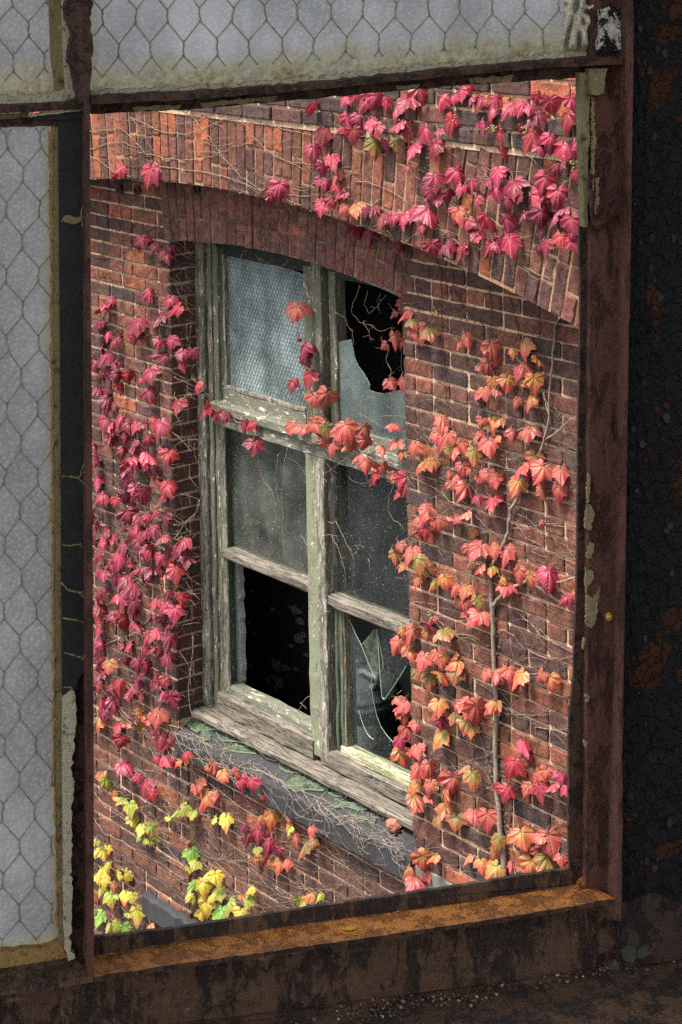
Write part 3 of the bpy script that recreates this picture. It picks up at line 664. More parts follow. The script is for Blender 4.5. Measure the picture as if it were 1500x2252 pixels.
# ------------------------------------------------------------------ plastic drum behind the cracked pane
DC = W(792, 1600, .85); RAD = .187
zt = W(800, 1528, .70)[2]; DR = empty('plastic_drum', (DC[0], DC[1], -5.0)); tag(DR, 'grey plastic drum with a carry handle and diamond hazard label standing behind the cracked pane', 'drum')
dinv = Matrix.Translation(-DR.location)
def dpart(mb, name, mat, smooth=True, par=None):
    o = mb.build(name, mat, None, smooth); o.parent = par or DR
    if par is None: o.matrix_parent_inverse = dinv
    return o
def lathe(mb, prof, n=48, c=DC):
    vs = [(c[0] + r * math.cos(2 * math.pi * i / n), c[1] + r * math.sin(2 * math.pi * i / n), z) for r, z in prof for i in range(n)]
    mb.add(vs, [(k * n + i, k * n + (i + 1) % n, (k + 1) * n + (i + 1) % n, (k + 1) * n + i) for k in range(len(prof) - 1) for i in range(n)])
mb = MB(); lathe(mb, [(.01, -5), (RAD * .95, -5), (RAD, -4.96), (RAD, zt - .13), (RAD + .006, zt - .125), (RAD + .006, zt - .105), (RAD, zt - .1), (RAD, zt - .09), (RAD + .005, zt - .085), (RAD + .005, zt - .07), (RAD - .004, zt - .065), (RAD - .006, zt - .03), (RAD - .03, zt), (RAD - .1, zt + .022), (.01, zt + .03)]); dpart(mb, 'body', [DRUM])
cc = W(777, 1522, .86); mb = MB(); lathe(mb, [(.06, zt), (.06, zt + .03), (.055, zt + .034), (.055, zt + .05), (.045, zt + .055), (.005, zt + .056)], 24, cc); dpart(mb, 'cap', [DRUMD])
hp = [(793, 1478), (789, 1490), (794, 1502), (806, 1510), (820, 1508), (829, 1500), (828, 1487), (815, 1482), (803, 1479), (793, 1478)]
hp = [(790, 1484), (789, 1495), (797, 1507), (808, 1512), (822, 1510), (830, 1500), (826, 1488), (812, 1484), (803, 1477), (794, 1477), (790, 1484)]
mb = MB(); mb.tube([W(a, b, .8) for a, b in hp], .013, 8); mb.tube([W(806, 1511, .8), W(803, 1524, .8), W(806, 1534, .8)], .022, 8); dpart(mb, 'handle', [m_plain('pale_plastic', (.27, .285, .29), .5, .1)])
zl = W(800, 1612, .7)[2]
def cyl(px, py, e=.002):                      # photograph point -> point on the drum's side
    d = ray(px, py); ox, oy = CAM[0] - DC[0], CAM[1] - DC[1]; r = RAD + e
    A = d[0] ** 2 + d[1] ** 2; B = 2 * (ox * d[0] + oy * d[1]); C2 = ox * ox + oy * oy - r * r
    t = (-B - math.sqrt(max(0, B * B - 4 * A * C2))) / (2 * A); return CAM + d * t
mb = MB(); n = 16; vs = []
for i in range(n + 1):
    a = math.radians(205 + 140 * i / n)
    for z in (zl, zl - .3): vs.append((DC[0] + (RAD + .0015) * math.cos(a), DC[1] + (RAD + .0015) * math.sin(a), z))
mb.add(vs, [(2 * i, 2 * i + 2, 2 * i + 3, 2 * i + 1) for i in range(n)]); LAB = dpart(mb, 'label', [PAPER])
mb = MB()
def ln(pts, r=.0022, cl=False):
    Q = []
    pts = pts + [pts[0]] if cl else pts
    for a, b in zip(pts[:-1], pts[1:]):
        for k in range(6): Q.append(cyl(a[0] + (b[0] - a[0]) * k / 6, a[1] + (b[1] - a[1]) * k / 6, .003))
    Q.append(cyl(*pts[-1], .003)); mb.tube(Q, r, 4)
ln([(835, 1629), (865, 1658), (838, 1690), (808, 1656)], cl=True)
ln([(773, 1621), (800, 1652), (775, 1683), (748, 1652)], cl=True)
ln([(828, 1648), (822, 1644), (830, 1641), (845, 1643), (848, 1650)]); ln([(822, 1656), (834, 1656)]); ln([(812, 1660), (862, 1661)])
for k in range(7): ln([(820 + k * 6, 1664), (820 + k * 6 + (2 if k % 2 else -1), 1671)])
ln([(824, 1676), (850, 1677)]); ln([(830, 1682), (845, 1683)])
ln([(796, 1641), (800, 1650), (798, 1656)], .004)
dpart(mb, 'hazard_mark', [INK], False, LAB)

# ------------------------------------------------------------------ broken glass and rubble on the stone sill
def shard(pts, label, lift=.004, th=.005, tilt=0.0):
    P = [onsill(px, py, lift) for px, py in pts]; c = sum(P) / len(P); mb = MB()
    P = [p + np.array([0, 0, (p[0] - c[0]) * tilt + .001]) for p in P]
    mb.prism([p + np.array([0, 0, th]) for p in P], P, 0, 1)
    o = mb.build('glass_shard', [GL_SHARD, GL_EDGE]); tag(o, label, 'glass shard', 'broken glass pieces on the stone sill'); return o
shard([(404, 1590), (416, 1586), (440, 1588), (487, 1596), (472, 1608), (450, 1614), (428, 1606)], 'dark green glass piece at the far left end of the stone sill', .003)
shard([(420, 1607), (448, 1597), (490, 1601), (482, 1612), (466, 1610), (443, 1612), (436, 1616)], 'green glass piece overlapping the dark one at the left of the sill', .012, .005, .03)
shard([(444, 1612), (456, 1611), (464, 1621), (463, 1629), (450, 1632), (441, 1625)], 'small bright mint glass piece in front of the sill glass heap', .006)
shard([(475, 1613), (494, 1603), (520, 1617), (546, 1642), (520, 1635), (488, 1632)], 'long mossy glass piece beside the weathered sub sill', .006, .005, .02)
shard([(490, 1648), (515, 1642), (562, 1646), (564, 1660), (540, 1658), (520, 1656)], 'thin flat glass strip on the middle of the sill', .003)
shard([(568, 1656), (585, 1656), (611, 1676), (606, 1677), (584, 1670)], 'mossy narrow glass sliver against the sub sill board', .004)
shard([(612, 1681), (633, 1685), (668, 1701), (660, 1704), (628, 1700), (617, 1692)], 'pale glass sliver behind the large pointed piece', .004)
shard([(628, 1727), (645, 1710), (663, 1702), (692, 1719), (735, 1729), (733, 1735), (720, 1741), (712, 1745), (680, 1741), (648, 1745)], 'largest pale green pointed glass piece on the sill', .008, .006, .03)
shard([(722, 1746), (745, 1748), (755, 1755), (735, 1753)], 'tiny green glass chip below the largest piece', .003)
shard([(728, 1774), (738, 1760), (752, 1767), (780, 1771), (806, 1773), (808, 1784), (790, 1786), (765, 1778), (740, 1780)], 'greenish glass strip on rust coloured debris near the brick lump', .006)
shard([(772, 1793), (790, 1797), (812, 1803), (808, 1806), (780, 1800)], 'white edged glass chip on the right of the sill', .003)
shard([(811, 1812), (818, 1805), (828, 1806), (824, 1813)], 'little frosted glass chip left of the brick lump', .003)
c = onsill(869, 1826, .026); mb = MB(); mb.blob(c, (.036, .03, .03), 2, .16, (.3, .12, .08)); mb.blob(c + np.array([.02, -.005, -.008]), (.022, .022, .018), 2, .2, (.24, .09, .06))
o = mb.build('brick_lump', [BRICK]); tag(o, 'rough red brick lump lying at the right end of the stone sill', 'brick fragment')
mb = MB()
for k in range(420):
    t = rnd.random(); px, py = 440 + 450 * t + rnd.gauss(0, 9), 1586 + 228 * t + rnd.gauss(0, 5)
    if px < 480 and rnd.random() < .5: px, py = rnd.uniform(425, 490), rnd.uniform(1578, 1600)
    if px > 893: continue
    p = onsill(px, py, .002); s = rnd.uniform(.002, .005)
    mb.blob(p, (s, s, s * .7), 1, .3, vary(rnd.choice([(.4, .36, .28), (.2, .15, .1), (.09, .07, .05), (.5, .46, .38)]), .3))
tag(mb.build('grit', [m_brick()]), 'loose grit and flakes along the back of the stone sill', 'grit', kind='stuff')

# ------------------------------------------------------------------ the steel window the camera looks through
SWP = Fp(200, 2150, 0); SW = empty('steel_window', SWP); SWI = Matrix.Translation(-SW.location)
tag(SW, 'rusty steel factory window with wired glass panes and one opening without glass', 'window')
def sp(mb, name, mats, par=None, smooth=False):
    o = mb.build(name, mats, None, smooth); o.parent = par or SW
    if par is None: o.matrix_parent_inverse = SWI
    return o
def jag(pts, amp, step=9.0, seed=1):
    r = random.Random(seed); out = [pts[0]]
    for a, b in zip(pts[:-1], pts[1:]):
        L = math.hypot(b[0] - a[0], b[1] - a[1]); n = max(1, int(L / step)); nx, ny = -(b[1] - a[1]) / L, (b[0] - a[0]) / L
        for k in range(1, n):
            o = r.gauss(0, amp); t = (k + r.uniform(-.3, .3)) / n; out.append((a[0] + (b[0] - a[0]) * t + nx * o, a[1] + (b[1] - a[1]) * t + ny * o))
        out.append(b)
    return out
def fpr(name, poly, w1, w0, mat, par=None):
    mb = MB(); fr = [Fp(x, y, w1) for x, y in poly]; mb.prism(fr, [p - FN * (w1 - w0) for p in fr]); return sp(mb, name, [mat], par)
def uvpane(name, quad, w, mat, th=.005):
    """quad: lower-left, lower-right, upper-right, upper-left in the photograph; uv in metres from the lower edge / nearest side"""
    P = [Fp(x, y, w) for x, y in quad]; n = 12; m = 40; mb = MB(); uv = []; vs = []
    W_, H_ = np.linalg.norm(P[1] - P[0]), np.linalg.norm(P[3] - P[0])
    for j in range(m + 1):
        for i in range(n + 1):
            a, b = i / n, j / m; vs.append((P[0] * (1 - a) + P[1] * a) * (1 - b) + (P[3] * (1 - a) + P[2] * a) * b); uv.append((min(a, 1 - a) * W_, b * H_))
    mb.add(vs, [(j * (n + 1) + i, j * (n + 1) + i + 1, (j + 1) * (n + 1) + i + 1, (j + 1) * (n + 1) + i) for j in range(m) for i in range(n)])
    mb.uv = uv; return sp(mb, name, [mat])
def inpoly(x, y, P):
    c = False; j = len(P) - 1
    for i in range(len(P)):
        if (P[i][1] > y) != (P[j][1] > y) and x < (P[j][0] - P[i][0]) * (y - P[i][1]) / (P[j][1] - P[i][1]) + P[i][0]: c = not c
        j = i
    return c
def hexwire(par, anchor, poly, dx=71.5, dy=73.0, tw=31.0, slope=-.03, lean=-.006, w=.0012):
    """twisted wire netting: anchor = top node of one twist"""
    mb = MB(); xs = [p[0] for p in poly]; ys = [p[1] for p in poly]
    i0, i1 = int((min(xs) - anchor[0]) / dx) - 2, int((max(xs) - anchor[0]) / dx) + 2
    j0, j1 = int((min(ys) - anchor[1]) / dy) - 2, int((max(ys) - anchor[1]) / dy) + 2
    r0 = .0005
    jit = {}
    def node(i, j, q):
        k = (i, j, q)
        if k not in jit: jit[k] = (rnd.gauss(0, 1.8), rnd.gauss(0, 1.8))
        x = anchor[0] + (i + (.5 if j % 2 else 0)) * dx; y = anchor[1] + j * dy + (tw if q else 0)
        return (x + (y - anchor[1]) * lean + jit[k][0], y + (x - anchor[0]) * slope + jit[k][1])
    def seg(a, b, r, tws=False):
        n = 7; pts = []
        for k in range(n + 1):
            t = k / n; x, y = a[0] + (b[0] - a[0]) * t, a[1] + (b[1] - a[1]) * t
            if not inpoly(x, y, poly): continue
            pts.append(Fp(x + (1.0 * math.sin(t * 9.4) if tws else 0), y, w))
        if len(pts) > 1: mb.tube(pts, r, 5)
    for j in range(j0, j1 + 1):
        for i in range(i0, i1 + 1):
            a, b = node(i, j, 0), node(i, j, 1); seg(a, b, r0 * 1.45, True)
            if inpoly(*b, poly) and rnd.random() < .8: mb.blob(Fp(*b, w + .0004), .0014, 1, .2)
            o = 0 if j % 2 == 0 else 1
            for i2 in (i - 1 + o, i + o):
                seg(b, node(i2, j + 1, 0), r0)
    return sp(mb, 'wire_mesh', [WIRE], par, True)
TQ = [(192, 214), (1304, 124), (1304, -760), (192, -760)]
LQ = [(-960, 2205), (131, 2082), (110, 258), (-960, 320)]
AQ = [(-960, 246), (142, 216), (128, -760), (-960, -760)]
D1, D2, D3 = (m_translucent('wired_glass_dirty_foot', (.28, .29, .288), (.49, .503, .497), 9, .055, .9, 290, .6, .5), m_translucent('wired_glass', (.25, .254, .25), (.43, .437, .43), 9, .022, .9, 290, .6, .5), m_translucent('wired_glass_mossy_foot', (.265, .272, .27), (.46, .47, .464), 9, .06, .9, 290, .6, .5))
pt = uvpane('glass_pane', TQ, 0, D1); pl = uvpane('glass_pane', LQ, 0, D2); pa = uvpane('glass_pane', AQ, 0, D3)
hexwire(pt, (226, 24), [(203, 172), (1236, 98), (1236, -300), (203, -300)])
hexwire(pl, (15.5, 297), [(-500, 2180), (124, 2062), (112, 276), (-500, 300)], 72, 73.8, 31)
hexwire(pa, (63, 49), [(-500, 190), (108, 178), (106, -300), (-500, -300)], 70, 72, 31)
# horizontal bar above the opening
top_l = [(200, 212), (420, 203), (640, 188), (1000, 151), (1200, 135), (1380, 123)]
mid_l = [(200, 230), (420, 219), (640, 202), (1000, 167), (1200, 149), (1380, 141)]
low_l = [(200, 251), (420, 241), (640, 221), (880, 200), (1000, 189), (1180, 177), (1275, 171)]
fpr('transom_bar', jag(top_l, 1.2, 14, 3) + jag(mid_l[::-1], .8, 20, 4), .026, .0, RUST_DARK)
fpr('transom_bar_web', jag([(p[0], p[1] - 6) for p in mid_l[:5]] + [(1290, 138)], .2, 40, 5) + jag([(1290, 171)] + low_l[::-1], 1.0, 22, 6), .004, -.03, RUST_DARK)
fpr('putty_bead', jag([(200, 198), (420, 190), (640, 174), (900, 147), (1240, 117)], 2.4, 8, 8) + jag([(1240, 130), (1000, 153), (640, 190), (420, 205), (200, 214)], 1.6, 8, 9), .009, .0, PUTTY)
for (a, b, hh) in ((290, 400, 8), (440, 610, 9), (870, 925, 8), (1030, 1130, 12)):      # putty left under the bar
    ya, yb = np.interp(a, [p[0] for p in low_l], [p[1] for p in low_l]), np.interp(b, [p[0] for p in low_l], [p[1] for p in low_l])
    fpr('putty_remnant', jag([(a, ya - hh - 4), (b, yb - hh - 4)], 1.5, 9, a) + jag([(b - 6, yb - 2), (a + 6, ya - 2)], 1.5, 9, b), .0065, .003, PUTTY_DK)
# the same bar left of the upright
fpr('transom_bar', jag([(-960, 262), (0, 233), (90, 230), (186, 222)], 1.2, 14, 11) + jag([(188, 240), (80, 246), (0, 250), (-960, 282)], 1.0, 18, 12), .024, 0, RUST_DARK)
fpr('putty_bead', jag([(-960, 238), (0, 210), (60, 210), (150, 200)], 2.2, 7, 13) + jag([(166, 222), (100, 226), (0, 233), (-960, 262)], 1.6, 9, 14), .008, 0, PUTTY)
fpr('putty_bead', jag([(-960, 284), (0, 252), (64, 248)], 1.2, 9, 15) + jag([(60, 262), (0, 267), (-960, 300)], 1.5, 9, 16), .007, 0, PUTTY_DK)
fpr('transom_bar_web', jag([(-960, 298), (0, 264), (112, 256), (136, 252)], .8, 14, 17) + jag([(136, 276), (112, 278), (0, 280), (-960, 312)], 1.2, 14, 18), .009, 0, RUST_DARK)
fpr('torn_sheet', jag([(63, 258), (70, 252), (120, 246), (186, 240)], .8, 8, 19) + jag([(187, 258), (140, 264), (118, 262), (75, 264)], 1.2, 8, 20), .016, .012, BLACKPAINT)
fpr('torn_edge', jag([(64, 258), (72, 251), (110, 246), (187, 239)], .6, 8, 21) + jag([(187, 243), (110, 251), (76, 256)], .8, 8, 22), .019, .016, PUTTY)
# upright bar between the panes
fpr('upright_bar', jag([(150, -300), (150, 0), (144, 30), (156, 68), (151, 130), (165, 190), (173, 226)], 2.0, 9, 23) + [(196, 226), (199, 180)] + jag([(203, 150), (204, 90), (200, 60), (203, 0), (203, -300)], 1.4, 9, 24), .03, 0, RUST_DARK)
fpr('putty_bead', [(136, -300), (136, 0), (139, 100), (144, 205), (150, 216)] + jag([(171, 214), (164, 190), (151, 130), (156, 68), (145, 30), (151, 0), (151, -300)], 2.2, 7, 25), .012, 0, PUTTY)
fpr('putty_bevel', [(108, -300), (108, 0), (112, 130), (122, 200), (146, 210), (140, 100), (138, 0), (138, -300)], .006, 0, PUTTY_DK)
fpr('upright_bar', [(186, 222), (188, 260), (190, 700), (192, 1400), (193, 2050), (190, 2110), (194, 2152), (207, 2150), (206, 1600), (203, 1000), (199, 500), (197, 222)], .034, -.02, RUST_RED)
fpr('bar_flange', [(128, 262), (190, 256), (192, 1500), (204, 2150), (150, 2112), (138, 1600)], .008, 0, RUST_DARK)
fpr('black_putty_band', [(130, 264)] + jag([(188, 258), (187, 480), (190, 900), (190, 1250), (188, 1400), (186, 1480), (172, 1492), (170, 1515)], 1.4, 14, 27) + jag([(160, 1520), (148, 1536), (137, 1532)], 1, 8, 28) + [(134, 900)], .0125, .008, BLACKPAINT)
for k, (pts, rr) in enumerate(([[(136, 486), (150, 478), (166, 482), (186, 474)], .0016], [[(137, 1046), (150, 1047), (172, 1051), (178, 1046), (187, 1012)], .0012], [[(172, 1051), (180, 1058), (187, 1068)], .0012], [[(138, 1199), (156, 1200), (178, 1196)], .0009], [[(176, 1200), (187, 1206)], .0009], [[(136, 1282), (148, 1296), (165, 1300), (178, 1304), (187, 1318)], .0013], [[(178, 1304), (188, 1298)], .001], [[(138, 1358), (160, 1362), (187, 1370)], .0009], [[(142, 1436), (158, 1440), (172, 1444), (186, 1449)], .0013], [[(187, 1000), (190, 1020), (184, 1040)], .0009], [[(190, 1380), (189, 1420), (184, 1445)], .0009], [[(184, 360), (185, 430), (179, 475), (184, 500)], .0012], [[(140, 1511), (158, 1512)], .001])):
    mb = MB(); P = []
    for a, b in zip(pts[:-1], pts[1:]):
        for t in np.linspace(0, 1, 5)[:-1]: P.append(Fp(a[0] + (b[0] - a[0]) * t + rnd.gauss(0, .8), a[1] + (b[1] - a[1]) * t + rnd.gauss(0, .8), .0127))
    P.append(Fp(*pts[-1], .0127)); mb.tube(P, [rr * rnd.uniform(.25, .95) for _ in P], 5); sp(mb, 'paint_crack', [PUTTY_Y])
fpr('clump', jag([(136, 482), (144, 474), (154, 473), (164, 478), (182, 481)], .7, 6, 40) + jag([(176, 489), (160, 493), (144, 489)], .7, 8, 41), .0145, .012, PUTTY_DK)
fpr('putty_bevel', jag([(113, 254), (118, 900), (122, 1700), (129, 2062), (124, 2086)], .7, 20, 29) + [(142, 2098), (142, 2000)] + jag([(140, 1500), (136, 900), (131, 266)], .8, 22, 30), .0065, 0, PUTTY_DK)
fpr('stained_edge', jag([(108, 290), (112, 700), (114, 1300), (118, 1700), (125, 2040)], 1.4, 12, 31) + jag([(128, 2040), (122, 1700), (119, 1300), (117, 700), (115, 290)], 1.2, 10, 32), .0072, .004, PUTTY_OR)
fpr('putty_bead', [(138, 1534), (149, 1526), (160, 1517)] + jag([(163, 1520), (166, 1600), (160, 1660), (163, 1740), (156, 1850), (158, 2010), (156, 2080), (165, 2108)], 2.6, 9, 33) + [(150, 2114), (141, 2050), (138, 1700)], .0155, .008, PUTTY)
# foot of the left pane
fpr('putty_bevel', jag([(-960, 2190), (0, 2094), (105, 2082), (128, 2070)], 1.2, 14, 34) + jag([(152, 2110), (100, 2116), (0, 2136), (-960, 2246)], 1.2, 14, 35), .007, 0, PUTTY_OR)
mb = MB(); bk = [(-960, 2232), (0, 2123), (150, 2098), (200, 2108)]; ft = [(-960, 2286), (0, 2176), (150, 2156), (205, 2146)]
B = [Fp(x, y, .003) for x, y in bk]; T = [Fp(x, y, .034) for x, y in ft]
mb.add(B + T + [p - np.array([0, 0, .005]) for p in T], [(i, i + 1, i + 5, i + 4) for i in range(3)] + [(4 + i, 5 + i, 9 + i, 8 + i) for i in range(3)]); sp(mb, 'rail', [RUST_STREAK])
# right jamb
fpr('jamb_lip', jag([(1274, 165), (1276, 700), (1270, 1200), (1268, 1300), (1262, 1480), (1256, 1545)], .5, 60, 36) + jag([(1254, 1560), (1250, 1640), (1252, 1760), (1250, 1860), (1254, 1912)], 1.2, 20, 37) + [(1292, 1944), (1300, 1500), (1304, 900), (1306, 165)], .002, -.002, RUST_DARK)
fpr('jamb_web', [(1300, 140), (1382, 128), (1381, 900), (1372, 1500), (1360, 1992), (1289, 1945), (1292, 1500), (1297, 900)], .012, .0, RUST_RED)
fpr('jamb_edge', jag([(1380, -300), (1385, 100), (1382, 540), (1376, 1000), (1368, 1500), (1356, 1985), (1354, 2025)], .4, 60, 38) + jag([(1366, 2026), (1367, 1985), (1371, 1500), (1379, 1000), (1387, 540), (1393, 100), (1390, -300)], .7, 30, 39), .036, 0, RUST_RED)
fpr('jamb_head', [(1300, -300), (1384, -300), (1386, 135), (1300, 142)], .011, 0, RUST_RED)
fpr('glazing_plate', jag([(1276, 160), (1279, 300), (1282, 420), (1284, 500)], .8, 14, 42) + jag([(1292, 500), (1294, 380), (1298, 210), (1304, 158)], 1.0, 12, 43), .016, .004, PUTTY_DK)
fpr('bracket', jag([(1296, 152), (1338, 150)], .8, 9, 44) + jag([(1333, 160), (1331, 182), (1328, 204), (1318, 209), (1298, 208)], 1.2, 7, 45), .022, .012, PUTTY_DK)
for i, (pts) in enumerate(([(1300, 212), (1306, 215), (1310, 300), (1306, 420), (1299, 420), (1300, 330)], [(1310, 392), (1320, 390), (1316, 420), (1318, 445), (1308, 478), (1305, 470), (1311, 430)],
    [(1294, 1040), (1299, 1046), (1298, 1080), (1294, 1110), (1291, 1080)], [(1292, 1108), (1303, 1115), (1309, 1130), (1302, 1150), (1300, 1168), (1287, 1162), (1288, 1130)], [(1299, 1192), (1308, 1196), (1303, 1226), (1293, 1230), (1290, 1218)],
    [(1288, 1248), (1303, 1255), (1305, 1275), (1292, 1290), (1290, 1306), (1287, 1290)], [(1290, 1306), (1306, 1316), (1316, 1300), (1321, 1290), (1315, 1330), (1314, 1350), (1309, 1372), (1300, 1382), (1289, 1374), (1290, 1330)], [(1285, 1402), (1290, 1405), (1284, 1428), (1281, 1428)], [(1289, 1528), (1297, 1530), (1296, 1542), (1289, 1545)], [(1285, 1628), (1295, 1633), (1292, 1642), (1286, 1642)])):
    fpr('putty_remnant', jag(pts + [pts[0]], 1.3, 4, 50 + i)[:-1], .0138, .011, PUTTY_Y)
# black plate and caulk in the upper right corner
fpr('corner_plate', jag([(1318, 20), (1374, 14), (1377, 30), (1371, 55), (1373, 85), (1366, 108), (1330, 118), (1312, 112), (1320, 70)], 1.5, 8, 62), .016, .006, PEELW)
mb = MB()
def bump_grid(x0, x1, y0, y1, fn, nx=34, ny=34):
    vs = [Fp(x0 + (x1 - x0) * i / nx, y0 + (y1 - y0) * j / ny, fn(i / nx, j / ny)) for j in range(ny + 1) for i in range(nx + 1)]
    mb.add(vs, [(j * (nx + 1) + i, j * (nx + 1) + i + 1, (j + 1) * (nx + 1) + i + 1, (j + 1) * (nx + 1) + i) for j in range(ny) for i in range(nx)])
def caulkf(a, b):
    e = min(1, 6 * min(a, 1 - a, (1 - b) * 1.5)); u, v = (a - .36), (b - .3); r = math.hypot(u, v); th = math.atan2(v, u)
    f = .011 * e * (.55 + .45 * math.sin(th * 11 + 3 * r) * min(1, r * 2.2)) + .004 * math.sin(a * 23 + b * 9) * e
    if r < .13: f -= .010 * (1 - r / .13)
    if abs(u + .25 * v) < .04 and v < 0: f -= .006
    return f - .002
bump_grid(1236, 1322, -30, 112, caulkf); sp(mb, 'caulk_lump', [CAULK], None, True)
# hook on the jamb
mb = MB(); mb.tube([Fp(1353, 424, .03), Fp(1350, 436, .032), Fp(1338, 462, .03), Fp(1327, 486, .026), Fp(1322, 497, .02)], .0021, 7); mb.blob(Fp(1353, 421, .03), .0036, 2, .1); mb.blob(Fp(1318, 490, .025), .0034, 2, .15); HK = sp(mb, 'hook', [RUST_DARK], None, True)
P = [(1303, 384), (1298, 392), (1297, 410), (1300, 440), (1302, 468), (1306, 486), (1314, 497), (1322, 500), (1328, 494)]
mb = MB(); mb.tube([Fp(x, y, .022) for x, y in P], .0021, 7); sp(mb, 'staple', [RUST_DARK], HK, True)
mb = MB(); mb.blob(Fp(1340, 1355, .014), (.0034, .0034, .0026), 2, .12); mb.tube([Fp(1340 + 7 * math.cos(t), 1356 + 8 * math.sin(t), .0135) for t in np.linspace(0, 6.3, 14)], .0008, 5); sp(mb, 'brass_screw', [BRASS], None, True)
# ledge: upstand, rusty top coloured brighter for the light from above, front edge
bl = [(206, 2103), (400, 2070), (700, 2028), (1000, 1988), (1290, 1941)]; fl = [(206, 2147), (400, 2119), (700, 2078), (1000, 2034), (1180, 2006), (1356, 1976)]
tl_ = [(206, 2062), (400, 2039), (640, 2002), (1000, 1950), (1258, 1909)]
fpr('ledge_upstand', jag(tl_, .6, 18, 64) + [(1292, 1944)] + bl[::-1], .0, -.004, RUST_STREAK)
def resamp(L, n=60):
    x = np.linspace(L[0][0], L[-1][0], n); return list(zip(x, np.interp(x, [p[0] for p in L], [p[1] for p in L])))
mb = MB(); n = 60; B = [Fp(x, y, 0) for x, y in resamp(bl, n)]; T = [Fp(x, y + rnd.gauss(0, .8), .033) for x, y in resamp(fl, n)]
rows = [[B[i] * (1 - k / 5) + T[i] * k / 5 + np.array([0, 0, rnd.gauss(0, .0002)]) for i in range(n)] for k in range(6)]
mb.add([p for r in rows for p in r], [(k * n + i, k * n + i + 1, (k + 1) * n + i + 1, (k + 1) * n + i) for k in range(5) for i in range(n - 1)])
LD = sp(mb, 'ledge', [RUST_ORANGE])
mb = MB(); T2 = [p - np.array([0, 0, .0035 + .0006 * rnd.random()]) for p in T]; mb.add(T + T2 + [p - FN * .032 for p in T2], [(i, i + 1, n + i + 1, n + i) for i in range(n - 1)] + [(n + i, n + i + 1, 2 * n + i + 1, 2 * n + i) for i in range(n - 1)]); sp(mb, 'ledge_edge', [RUST_DARK])
c = Fp(770, 2042, .017); mb = MB(); mb.blob(c, (.0068, .0032, .0014), 2, .08, axes=np.array([FH, FN, FV])); mb.tube([c + FH * .0085 * math.cos(t) + FN * .0065 * math.sin(t) - np.array([0, 0, .0008]) for t in np.linspace(0, 6.3, 18)], .0007, 5); sp(mb, 'rusty_bolt', [m_rust('yellow_rust', (.28, .12, .02), (.5, .26, .04), (.6, .35, .08), .6, 300)], LD, True)
for (px, py, s) in ((1283, 1936, 6), (1274, 1940, 4), (1287, 1942, 5)):
    mb = MB(); mb.blob(Fp(px, py, .006), s * .0006, 2, .35); sp(mb, 'rust_crumb', [RUST_ORANGE], LD)

# steel panel under the window, its bottom shelf, and the peeling column on the right
PNL = [(-960, 2290), (0, 2174), (205, 2150), (700, 2082), (1180, 2008), (1355, 1985), (1372, 1990)]
shelf = [(-960, 2428), (0, 2300), (740, 2206), (1180, 2150), (1340, 2126), (1560, 2096), (2400, 1986)]
mb = MB(); up = resamp(PNL + [(2400, 1850)], 90); dn = resamp(shelf, 90); vs = []; m = 16
for k in range(m + 1):
    for i in range(90):
        x = up[i][0]; y = up[i][1] * (1 - k / m) + dn[i][1] * k / m
        vs.append(Fp(x, y, -.004 + .0012 * math.sin(x * .05 + 3 * math.sin(y * .06)) + rnd.gauss(0, .0007)))
mb.add(vs, [(k * 90 + i, k * 90 + i + 1, (k + 1) * 90 + i + 1, (k + 1) * 90 + i) for k in range(m) for i in range(89)])
mb.prism([Fp(x, y, -.02) for x, y in [(-960, 2290), (1560, 1968), (1560, 3400), (-960, 3400)]], [Fp(x, y, -.03) for x, y in [(-960, 2290), (1560, 1968), (1560, 3400), (-960, 3400)]])
o = mb.build('steel_panel', [RUST_STREAK], None, True); tag(o, 'dark streaked rusty steel panel below the orange ledge', 'panel')
fl_ = MB()
mb = MB(); S0 = [Fp(x, y, -.004) for x, y in resamp(shelf, 50)]; rows = [[p + FN * (.16 * k / 8) + np.array([0, 0, rnd.gauss(0, .0006) - .002 * (k / 8)]) for p in S0] for k in range(9)]
mb.add([p for r in rows for p in r], [(k * 50 + i, k * 50 + i + 1, (k + 1) * 50 + i + 1, (k + 1) * 50 + i) for k in range(8) for i in range(49)])
L9 = rows[8]; mb.add(L9 + [p - np.array([0, 0, .2]) for p in L9], [(i, i + 1, 51 + i, 50 + i) for i in range(49)])
o = mb.build('bottom_shelf', [RUST_STREAK], None, True); tag(o, 'rusty steel shelf strewn with grit along the bottom of the photo', 'shelf')
def onshelf(px, py, h=.0):
    """point of the shelf seen at the photograph point"""
    d = ray(px, py); s0, s1 = Fp(740, 2206, -.004), Fp(1340, 2126, -.004); nn = np.cross(s1 - s0, FN); nn /= np.linalg.norm(nn)
    if nn[2] < 0: nn = -nn
    return CAM + d * ((s0 - CAM).dot(nn) / d.dot(nn)) + nn * h
mb = MB(); cols = [(.2, .16, .1), (.36, .31, .22), (.09, .06, .04), (.05, .03, .024), (.05, .03, .022), (.07, .045, .03), (.2, .1, .04), (.1, .08, .06)]
for k in range(620):
    q = rnd.random()
    if q < .45: px, py = rnd.uniform(740, 1110), None
    elif q < .85: px, py = rnd.gauss(1340, 75), None
    else: px, py = rnd.uniform(560, 1500), None
    yb = np.interp(px, [p[0] for p in shelf], [p[1] for p in shelf]); py = yb + abs(rnd.gauss(0, 15)) + (rnd.uniform(0, 26) if px < 1100 else 0) - (0 if px < 1250 else 12 * math.exp(-((px - 1360) / 60) ** 2))
    if px > 1490 or py > 2300: continue
    s = rnd.choice([.0005, .0006, .0007, .0008, .001, .0012, .0017]) * rnd.uniform(.7, 1.2)
    mb.blob(onshelf(px, max(py, yb + 2), s * .5), (s * rnd.uniform(.8, 1.6), s * rnd.uniform(.6, 1.2), s * .7), 1, .3, vary(rnd.choice(cols), .3))
